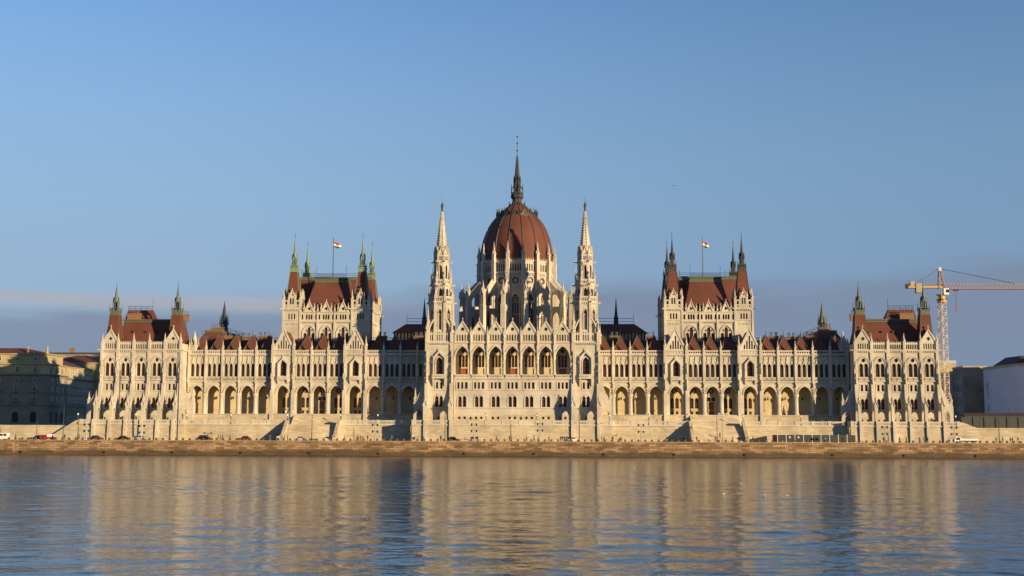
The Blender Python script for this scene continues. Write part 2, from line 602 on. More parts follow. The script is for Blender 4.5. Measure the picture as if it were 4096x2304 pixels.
def wing(fl):
    wl = MB('stone', fl)
    bays = [(28.0 + 0, 32.9)] + [(32.9 + 5.5 * i, 38.4 + 5.5 * i) for i in range(0)]
    bays = [(26.9 + 5.63 * i, 26.9 + 5.63 * (i + 1)) for i in range(4)]
    bays += [(56.8 + 5.6 * i, 56.8 + 5.6 * (i + 1)) for i in range(3)]
    bays += [(81.0 + 5.68 * i, 81.0 + 5.68 * (i + 1)) for i in range(5)]
    wins = []
    deco = MB('carved', fl)
    bals = []
    Y = 0.0
    mids = (0, 1, 2)
    for k, (a, b) in enumerate(bays):
        c = (a + b) / 2
        bal = MB('carved', fl)
        bals.append(('parapet', bal))
        holes = [arch(c, 2.12, 8.72, 15.4, 18.07, 7)]
        for q in (-1, 0, 1):
            holes.append(arch(c + q * 1.66, .53, 21.1, 24.7, 25.45, 4))
            wins.append((W_LANCET, 'lancet_window', (fl * (c + q * 1.66), Y + .42, 21.1)))
        wl.mat('stone')
        wl.panel(rect(a, b, 8.7, 28.2), holes[1:] + holes[:1], Y, .5)
        wl.mat('loggia')
        wl.loft([[(x, Y + .5, z) for x, z in holes[0]], [(x, Y + 1.1, z) for x, z in holes[0]]])
        wl.panel(rect(a, b, 8.7, 20.0), [holes[0]], Y + 1.1, .01)
        wl.mat('stone')
        hood(deco, c, 2.12, 15.4, 15.4, 18.07, Y, .38, .22, 7)
        for q in (-1, 0, 1):
            x = c + q * 1.66
            hood(deco, x, .56, 24.3, 24.7, 25.5, Y, .16, .16, 4)
            # crocketed ogee spike over each lancet
            deco.prism([(x - .32, 25.75), (x + .32, 25.75), (x + .07, 26.6), (x, 27.9), (x - .07, 26.6)], Y - .24, Y)
            deco.box(x - .17, x + .17, Y - .3, Y, 26.95, 27.15)
            deco.box(x - .2, x + .2, Y - .32, Y, 25.6, 25.8)
        for q in (-1.5, -.5, .5, 1.5):
            x = c + q * 1.66
            deco.lathe(x, Y - .02, [(20.95, .17), (21.2, .12), (24.2, .12), (24.5, .2), (24.7, .2)], 6)
        # balcony band
        bal.box(a + .45, b - .45, Y - .32, Y, 19.95, 20.12)
        for q in (-1, 0, 1):
            x = c + q * 1.66
            balus(bal, x - .76, x + .76, Y - .26, 20.1, .85, .36, .2)
        deco.box(a, b, Y - .42, Y, 19.55, 19.85)
        deco.box(a, b, Y - .3, Y, 19.3, 19.55)
        # cornice and pierced parapet
        deco.box(a, b, Y - .45, Y + .3, 28.3, 28.55)
        deco.dentils(a + .4, b - .4, Y, 27.95, 28.3, .45, .3)
        n = 6
        dh = [diamond(a + .55 + (i + .5) * (b - a - 1.1) / n, 29.27, .33) for i in range(n)]
        bal.panel(rect(a, b, 28.55, 29.8), dh, Y - .15, .3)
        bal.panel(rect(a, b, 28.55, 29.8), dh, Y + .15, .01)
        bal.box(a, b, Y - .25, Y + .25, 29.8, 29.98)
    # gabled bays
    for gc in GAB:
        bal = MB('carved', fl)
        bals.append(('balcony', bal))
        a, b, y = gc - 3.65, gc + 3.65, -1.3
        ah = arch(gc, 2.1, 8.72, 15.4, 18.07, 7)
        wh = arch(gc, .92, 21.3, 24.9, 26.1, 5)
        wl.mat('stone')
        wl.panel(rect(a, b, 8.7, 29.9), [wh, ah], y, .55)
        wl.mat('loggia')
        wl.loft([[(x, y + .55, z) for x, z in ah], [(x, 1.1, z) for x, z in ah]])
        wl.panel(rect(a, b, 8.7, 20), [ah], 1.1, .01)
        wl.mat('stone')
        for x in (a, b):
            wl.quad((x, y, 5.2), (x, 0, 5.2), (x, 0, 30), (x, y, 30))
        wins.append((W_GABLEWIN, 'gabled_window', (fl * gc, y + .45, 21.3)))
        hood(deco, gc, 2.1, 15.4, 15.4, 18.07, y, .38, .22, 7)
        # window hood: little house gable on colonnettes
        deco.band([(gc + 1.35, 21.2), (gc + 1.35, 25.2), (gc, 26.6), (gc - 1.35, 25.2), (gc - 1.35, 21.2)],
                  [(gc + 1.75, 21.2), (gc + 1.75, 25.5), (gc, 27.35), (gc - 1.75, 25.5), (gc - 1.75, 21.2)], y - .75, y)
        deco.frus(gc, y - .5, 27.3, .14, 28.2, .05, 6)
        for q in (-1, 1):
            deco.prism_x([(y, 19.4), (y - .2, 18.6), (y - .95, 20.1), (y, 20.1)], gc + q * 1.6 - .2, gc + q * 1.6 + .2)
        deco.box(gc - 1.9, gc + 1.9, y - 1.0, y, 20.0, 20.2)
        balus(bal, gc - 1.8, gc + 1.8, y - .95, 20.2, .85, .36, .2)
        deco.box(a, b, y - .3, y, 19.55, 19.8)
        deco.box(a, b, y - .35, y + .2, 28.3, 28.55)
        deco.dentils(a + .4, b - .4, y, 27.95, 28.3, .45, .28)
        for i in range(6):
            deco.prism(diamond(gc - 2.5 + i, 29.2, .36), y - .12, y)
        deco.box(a, b, y - .3, y, 29.7, 29.95)
        hs = []
        for i, t in ((-2, 31.8), (-1, 33.1), (0, 34.8), (1, 33.1), (2, 31.8)):
            hs.append(arch(gc + i * .82, .24, 30.3, t - .35, t, 3))
        deco.gable(gc, 3.35, 29.95, 36.9, y, hs, .4, .3, .3, 1.0)
        deco.mat('dark')
        deco.box(gc - 1.95, gc + 1.95, y + .42, y + .47, 30.2, 33.3)
        deco.box(gc - .5, gc + .5, y + .42, y + .47, 33.3, 34.9)
        deco.mat('carved')
        for x in (a + .1, b - .1):
            # stepped buttress with statue and pinnacle
            wl.box(x - .55, x + .55, y - .75, y, 5.2, 15.6)
            wl.hip(x - .55, x + .55, y - .75, y, 15.6, x - .45, x + .45, y - .5, y, 16.6)
            wl.box(x - .45, x + .45, y - .55, y, 16.6, 29.9)
            deco.pinnacle(x, y - .25, 29.9, 31.4, 34.7, .75)
            deco.statue(x, y - .75, 17.2, 1.6)
            deco.statue(x, y - .75, 22.6, 1.6)
        # roof ridge behind the gable
        wl.mat('rooftile')
        wl.loft([[(gc - 3.2, y + .5, 30), (gc, y + .5, 36.4), (gc + 3.2, y + .5, 30)], [(gc - 3.2, 9, 30), (gc, 9, 36.4), (gc + 3.2, 9, 30)]], closed=False)
    # pilasters, columns and pinnacles between the bays
    edges = sorted({round(x, 2) for b in bays for x in b})
    for x in edges:
        nearg = any(abs(x - g) < 3.9 for g in GAB)
        wl.mat('stone')
        if not nearg:
            deco.box(x - .33, x + .33, -.62, 0, 19.0, 29.9)
            deco.pinnacle(x, -.3, 29.9, 30.7, 33.2, .62)
            deco.statue(x, -.45, 16.0, 1.5)
            deco.hip(x - .1, x + .1, -.1, 0, 18.2, x - .33, x + .33, -.62, 0, 19.0)
        # arcade column in front of the pier
        wl.lathe(x, -.02, [(8.7, .95), (9.2, .95), (9.4, .7), (14.2, .66), (14.4, .8), (15.3, .95), (15.5, .95)], 10)
        wl.box(x - .75, x + .75, .0, 1.1, 8.7, 15.4)
    # podium, loggia box, wall lamps
    wl.mat('ashlar')
    wl.panel(rect(26.9, 111, 5.1, 8.5), [], -1.5, .1)
    wl.mat('stone')
    wl.box(26.9, 111, -1.75, -.0, 8.45, 8.7)
    wl.mat('loggia')
    bh = []
    for c in (53.1, 59.6, 65.2, 70.8, 77.3):
        if c != 65.2:
            for q in (-1, 1):
                bh.append(arch(c + q * .78, .56, 10.9, 13.7, 14.4, 4))
                wins.append((W_LOG2, 'arcade_window', (fl * (c + q * .78), 5.02, 10.9)))
                bh.append(rect(c + q * .78 - .42, c + q * .78 + .42, 8.95, 9.95))
                wins.append((W_LOGSQ, 'vent_window', (fl * (c + q * .78), 5.02, 8.95)))
        else:
            for q in (-1, 1):
                bh.append(arch(c + q * .78, .56, 13.3, 14.0, 14.7, 4))
                wins.append((pane(.56, 1.4, .7), 'arcade_window', (fl * (c + q * .78), 5.02, 13.3)))
            bh.append(rect(c - .9, c + .9, 8.75, 12.95))
            wins.append((D_LOGGIA, 'door', (fl * c, 5.0, 8.75)))
        bh.append(circ(c, 16.7, .95, 14))
        wins.append((W_LOGRND, 'round_window', (fl * c, 5.02, 16.7)))
    wl.panel(rect(26.9, 111, 8.7, 19.2), bh, 4.8, .3)
    wl.box(26.9, 111, 4.66, 4.8, 10.15, 10.4)
    wl.box(26.9, 111, 4.7, 4.8, 14.75, 14.95)
    wl.quad((26.9, .4, 19.1), (111, .4, 19.1), (111, 4.85, 19.1), (26.9, 4.85, 19.1))
    wl.quad((26.9, -1.5, 8.7), (111, -1.5, 8.7), (111, 4.85, 8.7), (26.9, 4.85, 8.7))
    wl.mat('stone')
    wl.quad((26.9, .5, 20), (111, .5, 20), (111, .5, 28.2), (26.9, .5, 28.2))
    wl.quad((26.9, 14, 5), (111, 14, 5), (111, 14, 29.5), (26.9, 14, 29.5))
    w = part(wl, 'river_wing')
    for me, n, l in wins:
        sub(me, n, w, l)
    sub(deco.gmesh('tracery'), 'gothic_trim', w, (0, 0, 0))
    for n, q in bals:
        sub(q.gmesh(n), n, w, (0, 0, 0))
    lm = MB('iron')
    lm.lathe(0, 0, [(0, .05), (.25, .24), (.7, .28), (.95, .08), (1.3, .03)], 8)
    lme = lm.mesh('wall_lantern')
    for a, b in bays:
        if (a + b) / 2 > 81 or (a + b) / 2 < 50:
            sub(lme, 'hanging_lantern', w, (fl * (a + b) / 2, 4.2, 13.6))
    # roofs
    rf = MB('roofdark', fl)
    rf.quad((26.9, -.1, 29.5), (111, -.1, 29.5), (111, 5, 29.9), (26.9, 5, 29.9))
    rf.loft([[(26.9, 4.6, 29.9), (26.9, 10.5, 34.0), (26.9, 13, 34.0), (26.9, 20, 29.9)],
             [(111, 4.6, 29.9), (111, 10.5, 34.0), (111, 13, 34.0), (111, 20, 29.9)]], closed=False)
    rf.box(27, 109, 10.5, 13, 33.9, 34.1)
    rf.mat('iron')
    for z in (34.6, 35.0):
        rf.tube([(27, 10.6, z), (109, 10.6, z)], .05, 4)
    x = 28
    while x < 109:
        rf.tube([(x, 10.6, 34), (x, 10.6, 35.0)], .05, 4)
        x += 3
    r = part(rf, 'wing_roof')
    dm = MB('rooftile')
    dm.loft([[(-2.35, 0, 0), (2.35, 0, 0), (2.35, 8, 0), (-2.35, 8, 0)], [(-.07, 2.0, 4.9), (.07, 2.0, 4.9), (.07, 8, 4.9), (-.07, 8, 4.9)]], cap1=True)
    dm.mat('copper')
    dm.box(-2.45, 2.45, -.12, 8, -.35, .05)
    for q in (-1, 1):
        dm.tube([(q * 2.36, -.02, .05), (q * .08, 1.98, 4.92)], .09, 5)
    dm.tube([(0, 1.9, 4.95), (0, 8, 4.95)], .1, 5)
    dm.mat('iron')
    dm.tube([(0, 2.0, 4.9), (0, 2.0, 6.6)], .05, 4)
    dm.frus(0, 2.0, 6.1, .04, 6.35, .14, 6)
    dm.frus(0, 2.0, 6.35, .14, 6.6, .02, 6)
    dm.tube([(0, 2.2, 5.3), (0, 7.8, 5.3)], .05, 4)
    for i in range(5):
        dm.tube([(0, 2.6 + i * 1.2, 4.9), (0, 2.6 + i * 1.2, 5.5)], .04, 4)
    dme = dm.mesh('dormer_roof')
    for i, (a, b) in enumerate(bays):
        sub(dme, 'hipped_dormer_roof', r, (fl * (a + b) / 2 - fl * .15, 2.3, 30.25))
    ch = MB('brick')
    ch.box(-1.5, 1.5, -.5, .5, 0, 1.6)
    ch.box(-1.65, 1.65, -.62, .62, 1.6, 1.85)
    ch.mat('iron')
    for q in (-1.1, -.6, .5, 1.0):
        ch.lathe(q, 0, [(1.8, .16), (2.9, .16), (3.0, .24), (3.15, .24)], 6)
    cme = ch.mesh('chimney')
    for xx, yy in ((99.5, 11), (87.5, 12), (46, 12), (33.5, 11.5), (94, 15)):
        sub(cme, 'chimney', r, (fl * xx, yy, 33.8))
    return w


# ================================================================== END PAVILIONS
PB = [108.42 + 5.15 * i for i in range(6)]


def butt_profile(y0, out, zb, ztop):
    return [(y0, zb), (y0 - out, zb), (y0 - out, 11.2), (y0 - out + .5, 11.8), (y0 - out * .48, 12.6), (y0 - 1.35, 13.9), (y0 - .95, 15.6), (y0 - .7, 18.0), (y0 - .6, 23.4), (y0 - .42, 24.2), (y0 - .4, ztop), (y0, ztop)]


def buttress(mb, deco, x, y0, out, w, ztop, zb=5.1, passage=True, pin=True):
    holes = []
    if passage:
        holes = [arch(y0 - out * .5, out * .3, zb + .05, 8.7, 10.3, 5)]
    mb.prism_x(butt_profile(y0, out, zb, ztop), x - w / 2, x + w / 2, holes)
    if pin:
        deco.gable(x, w / 2 + .12, 11.2, 12.9, y0 - out - .02, [], .5, .12, 0, .5)
        deco.pinnacle(x, y0 - out + .55, 11.9, 13.2, 15.9, .6)
        deco.statue(x, y0 - .85, 18.8, 1.5)
        deco.frus(x, y0 - .55, 23.2, .3, 25.8, .03, 4, PI / 4)
    deco.box(x - w / 2 - .08, x + w / 2 + .08, y0 - out - .08, y0 - out + .4, 10.55, 10.8)


def pavilion(fl):
    wl = MB('stone', fl)
    deco = MB('carved', fl)
    bals = []
    wins = []
    y = -14.0
    for i in range(5):
        a, b = PB[i], PB[i + 1]
        bal = MB('carved', fl)
        bals.append(bal)
        c = (a + b) / 2
        big = arch(c, 1.62, 20.65, 25.0, 27.1, 6)
        holes = []
        for q in (-1, 1):
            holes.append(arch(c + q * .78, .56, 20.65, 24.2, 24.95, 4))
            wins.append((W_TALL2, 'lancet_window', (fl * (c + q * .78), y + .5, 20.65)))
            holes.append(rect(c + q * .68 - .36, c + q * .68 + .36, 16.1, 18.12))
            wins.append((W_SQ, 'square_window', (fl * (c + q * .68), y + .4, 16.1)))
            holes.append(arch(c + q * .63, .52, 10.35, 13.1, 13.75, 4))
            wins.append((W_LOW2, 'arched_window', (fl * (c + q * .63), y + .45, 10.35)))
            holes.append(rect(c + q * .95 - .36, c + q * .95 + .36, 6.45, 7.25))
            wins.append((W_BASE, 'basement_window', (fl * (c + q * .95), y + .35, 6.45)))
        holes.append(circ(c, 25.9, .6, 14))
        wins.append((W_ROSE, 'round_window', (fl * c, y + .45, 25.9)))
        wl.panel(rect(a, b, 5.1, 29.2), holes, y, .55)
        # sunk tracery field is drawn by raised mouldings
        hood(deco, c, 1.66, 23.9, 24.6, 26.75, y, .2, .16, 6)
        hood(deco, c, 1.98, 23.9, 24.6, 27.1, y, .16, .26, 6)
        deco.lathe(c, y, [(20.6, .15), (24.1, .12), (24.4, .2)], 6)
        for q in (-1, 1):
            deco.lathe(c + q * 1.5, y - .03, [(20.6, .2), (21, .12), (24.0, .12), (24.3, .22)], 6)
        deco.box(a + .4, b - .4, y - .3, y, 20.35, 20.55)
        for q in (-1, 1):
            balus(bal, c + q * .85 - .75, c + q * .85 + .75, y - .22, 19.5, .85, .36, .18)
        deco.box(a + .3, b - .3, y - .38, y, 19.2, 19.42)
        deco.band([(c - 1.25, 15.95), (c + 1.25, 15.95), (c + 1.25, 18.3), (c - 1.25, 18.3), (c - 1.25, 15.95)],
                  [(c - 1.45, 15.75), (c + 1.45, 15.75), (c + 1.45, 18.5), (c - 1.45, 18.5), (c - 1.45, 15.75)], y - .14, y)
        deco.box(a, b, y - .25, y, 15.75, 15.95)
        hood(deco, c, 1.25, 12.4, 13.3, 14.15, y, .2, .2, 5)
        deco.box(a, b, y - .3, y, 10.05, 10.28)
        deco.lathe(c, y - .02, [(10.3, .12), (13.2, .1)], 6)
        wl.mat('ashlar')
        wl.panel(rect(a, b, 5.1, 7.9), [rect(c + q * .95 - .36, c + q * .95 + .36, 6.45, 7.25) for q in (-1, 1)], y - .12, .12, .12)
        wl.mat('stone')
        # cornice and arcaded parapet
        deco.box(a, b, y - .5, y + .3, 28.95, 29.25)
        deco.dentils(a + .3, b - .3, y, 28.4, 28.95, .62, .35)
        if i in (0, 4):
            hs = [arch(c + k * .72, .2, 29.5, 31.0, 31.35, 3) for k in (-2, -1, 0, 1, 2)]
            wl.panel(rect(c - 2.5, c + 2.5, 29.25, 31.6), hs, y - .1, .4)
            deco.gable(c, 2.5, 31.6, 35.7, y - .1, [lobes(c, 32.8, .62, 4, 24, .35)], .4, .25, .28, 1.5)
            deco.mat('dark')
            deco.box(c - .6, c + .6, y + .22, y + .28, 32.2, 33.4)
            deco.box(c - 1.8, c + 1.8, y + .32, y + .38, 29.4, 31.4)
            deco.mat('carved')
        else:
            hs = [arch(c - 2.0 + (k + .5) * 4.0 / 7, .2, 29.45, 30.7, 31.05, 3) for k in range(7)]
            wl.panel(rect(a, b, 29.25, 31.4), hs, y - .1, .35)
            wl.panel(rect(a, b, 29.25, 31.4), hs, y + .25, .01)
            for k in range(8):
                x = c - 2.0 + k * 4.0 / 7
                deco.prism([(x - .25, 31.4), (x + .25, 31.4), (x, 31.95)], y - .12, y + .2)
    for i, x in enumerate(PB):
        buttress(wl, deco, x, y, 4.5, .95, 29.2)
        deco.pinnacle(x, y - .15, 29.2, 31.9, 34.7, .72)
        # gargoyle
        if i in (0, 5):
            deco.tube([(x, y - .4, 29.1), (x + (1.6 if i == 5 else -1.6), y - .5, 29.15)], [.22, .14], 6)
    # outer and inner side walls
    for x, q in ((PB[0], -1), (PB[5], 1)):
        mb = wl
        T = Matrix.Translation((x, 0, 0)) @ Matrix.Rotation(q * PI / 2, 4, 'Z')
        mb.T = T
        deco.T = T
        # local x runs along world y; q=+1: local -y faces +x
        for k in range(3):
            yc = (-10.4 + k * 4.6)
            lx = yc * q
            hs = []
            for s_ in (-1, 1):
                hs.append(arch(lx + s_ * .6, .45, 20.65, 23.8, 24.6, 3))
                hs.append(arch(lx + s_ * .6, .42, 10.4, 12.6, 13.4, 3))
            lo, hi = sorted(((yc - 2.3) * q, (yc + 2.3) * q))
            mb.panel(rect(lo, hi, 5.1, 29.2), hs, 0, .4)
            mb.mat('glass')
            mb.quad((lo + .4, .4, 10), (hi - .4, .4, 10), (hi - .4, .4, 25), (lo + .4, .4, 25))
            mb.mat('stone')
            deco.box(lo, hi, -.4, 0, 28.95, 29.25)
            deco.box(lo, hi, -.25, 0, 19.2, 19.45)
            deco.box(lo, hi, -.25, 0, 15.75, 15.95)
            deco.box(lo, hi, -.2, .15, 29.25, 31.3)
        mb.T = None
        deco.T = None
        wl.quad((x, 1.1, 5), (x, 50, 5), (x, 50, 29.2), (x, 1.1, 29.2))
    wl.quad((PB[0], 50, 5), (PB[5], 50, 5), (PB[5], 50, 29.2), (PB[0], 50, 29.2))
    # side buttresses that run out over the terrace at both corners
    for x, q in ((PB[0] - .2, -1), (PB[5] + .2, 1)):
        pts = [(x, 5.1), (x + q * 4.4, 5.1), (x + q * 4.4, 11.5), (x + q * 3.4, 12.2), (x + q * 1.0, 17), (x + q * .6, 23), (x + q * .4, 29), (x, 29)]
        wl.tess([pts, arch(x + q * 2.3, 1.0, 5.15, 8.4, 9.9, 5)], lambda a, b: (a, -13.6, b))
        wl.tess([pts, arch(x + q * 2.3, 1.0, 5.15, 8.4, 9.9, 5)], lambda a, b: (a, -12.6, b))
        wl.loft([[(a, -13.6, b) for a, b in pts], [(a, -12.6, b) for a, b in pts]])
        ap = arch(x + q * 2.3, 1.0, 5.15, 8.4, 9.9, 5)
        wl.loft([[(a, -13.6, b) for a, b in ap], [(a, -12.6, b) for a, b in ap]])
        deco.pinnacle(x + q * 3.9, -13.1, 11.6, 13.0, 15.6, .7)
    # stair turret in the inner corner
    wl.lathe(PB[0] - 1.3, -3.2, [(5.1, 1.9), (12, 1.9), (12.4, 1.6), (30.6, 1.6), (30.8, 1.85), (31.3, 1.85)], 8)
    deco.frus(PB[0] - 1.3, -3.2, 31.3, 1.3, 36.2, .05, 8)
    for k in range(8):
        t = PI / 8 + k * PI / 4
        deco.pinnacle(PB[0] - 1.3 + 1.6 * math.cos(t), -3.2 + 1.6 * math.sin(t), 31, 31.7, 33.7, .45)
    p = part(wl, 'end_pavilion')
    for me, n, l in wins:
        sub(me, n, p, l)
    sub(deco.gmesh('tracery'), 'gothic_trim', p, (0, 0, 0))
    for q in bals:
        sub(q.gmesh('balcony'), 'balcony', p, (0, 0, 0))
    # ---- roof
    rf = MB('rooftile', fl)
    c = (PB[0] + PB[5]) / 2
    rf.quad((PB[0], y + .2, 29.4), (PB[5], y + .2, 29.4), (PB[5], 50, 29.4), (PB[0], 50, 29.4))
    rf.hip(c - 10.6, c + 10.6, -10.4, 7.5, 29.4, c - 8.9, c + 9.0, -5.6, 4, 38.8)
    rf.mat('copper')
    rf.hip(c - 9.05, c + 9.15, -5.8, 4.2, 38.8, c - 9, c + 9.1, -5.7, 4.1, 39.4)
    rf.hip(c - 9.2, c + 9.3, -6.0, 4.4, 39.4, c - 9.1, c + 9.2, -5.9, 4.3, 39.8)
    rf.mat('greengrey')
    rf.hip(c - 8.9, c + 9.0, -5.7, 4, 39.8, c - 7.6, c + 7.6, 0, 3, 40.4)
    rf.mat('rooftile')
    x0, x1 = c + 1.9, c + 11.6
    rf.hip(c + .4, c + 10.6, -.5, 4, 40.0, x0, c + 10.2, 1.2, 2.6, 43.6)
    rf.mat('iron')
    for z in (44.2, 44.9):
        rf.tube([(x0, 1.6, z), (x1 - 1.2, 1.6, z)], .07, 4)
    for k in range(5):
        rf.tube([(x0 + k * 2.0, 1.6, 43.6), (x0 + k * 2.0, 1.6, 44.9)], .05, 4)
    rf.tube([(x0, 1.7, 43.6), (x0, 1.7, 47.4)], .06, 4)
    # small vents in the front slope
    for k in (-6.9, -2.6, .9, 5.2):
        rf.mat('rooftile')
        rf.box(c + k - .35, c + k + .35, -7.75, -6.6, 35.2, 35.9)
        rf.mat('dark')
        rf.box(c + k - .27, c + k + .27, -7.78, -7.75, 35.3, 35.8)
    # long roof behind, towards the inner court
    rf.mat('rooftile')
    rf.hip(PB[0] - 10, PB[0] + 6, 12, 50, 29.4, PB[0] - 5.0, PB[0] + 1, 17, 46, 37.2)
    rf.mat('copper')
    rf.hip(PB[0] - 5.2, PB[0] + 1.2, 16.8, 46.2, 37.2, PB[0] - 5.1, PB[0] + 1.1, 16.9, 46.1, 38.0)
    rf.mat('iron')
    for z in (38.7, 39.3):
        rf.tube([(PB[0] - 5, 17, z), (PB[0] - 5, 46, z)], .07, 4)
    rf.mat('roofdark')
    rf.hip(PB[0] - 12, PB[0] + 1, 2, 17, 29.4, PB[0] - 9, PB[0] + 1, 8, 17, 34.5)
    r = part(rf, 'pavilion_roof')
    ch = MB('brick')
    ch.box(-2.3, 2.3, -.6, .6, 0, 1.9)
    ch.box(-2.5, 2.5, -.75, .75, 1.9, 2.2)
    ch.mat('iron')
    for k in range(5):
        ch.lathe(-1.8 + k * .9, 0, [(2.2, .17), (3.4, .15), (3.5, .2)], 6)
    cme = ch.mesh('chimney')
    sub(cme, 'chimney', r, (fl * (c + 7.0), -1.6, 40.0))
    sub(cme, 'chimney', r, (fl * (c - 8.0), 3, 40.0))
    sub(cme, 'chimney', r, (fl * (PB[0] - 2.0), 22, 37.2))
    sub(cme, 'chimney', r, (fl * (PB[0] - 6.5), 32, 34.6))
    # corner turret roofs with open lanterns
    tm = MB('rooftile')
    tm.hip(-2.3, 2.3, -2.3, 2.3, 29.4, -1.5, 1.5, -1.5, 1.5, 40.6)
    tm.mat('copper')
    for sx in (-1, 1):
        for sy in (-1, 1):
            tm.tube([(sx * 2.28, sy * 2.28, 29.6), (sx * 1.5, sy * 1.5, 40.5)], .1, 5)
    tm.hip(-1.5, 1.5, -1.5, 1.5, 40.6, -1.4, 1.4, -1.4, 1.4, 42.0)
    tm.mat('greengrey')
    tm.box(-1.55, 1.55, -1.55, 1.55, 42.0, 42.2)
    for k in range(12):
        q, w_ = divmod(k, 3)
        t = q * PI / 2
        lx, ly = (-1 + w_), -1.45
        x_, y_ = lx * math.cos(t) - ly * math.sin(t), lx * math.sin(t) + ly * math.cos(t)
        tm.box(x_ - .09, x_ + .09, y_ - .09, y_ + .09, 42.2, 42.9)
    tm.box(-1.5, 1.5, -1.5, 1.5, 42.85, 42.95)
    for sx in (-1, 1):
        for sy in (-1, 1):
            tm.frus(sx * 1.5, sy * 1.5, 42.0, .16, 45.0, .03, 6)
            tm.box(sx * .72 - .14, sx * .72 + .14, sy * .72 - .14, sy * .72 + .14, 42.2, 45.0)
    tm.frus(0, 0, 42.2, .42, 45, .42, 8)
    tm.lathe(0, 0, [(44.9, 1.0), (45.1, 1.05), (45.5, .8), (47.0, .48), (50.2, .12), (51.8, .05)], 8)
    for q in range(4):
        t = q * PI / 2
        tm.T = Matrix.Rotation(t, 4, 'Z')
        tm.prism([(-.5, 45.0), (.5, 45.0), (0, 46.6)], -.98, -.4)
        tm.T = None
    tm.frus(0, 0, 51.3, .05, 51.5, .13, 6)
    tm.frus(0, 0, 51.5, .13, 51.8, .03, 6)
    tme = tm.gmesh('corner_turret', True)
    for x in (PB[0] + 2.3, PB[5] - 2.9):
        for yy in (-11.2,):
            sub(tme, 'corner_turret', r, (fl * x, yy, 0))
    return p
# ================================================================== CENTRAL BLOCK
CX0 = -.3


def spread(mb, fn):
    for q in (-1, 1):
        fn(q)


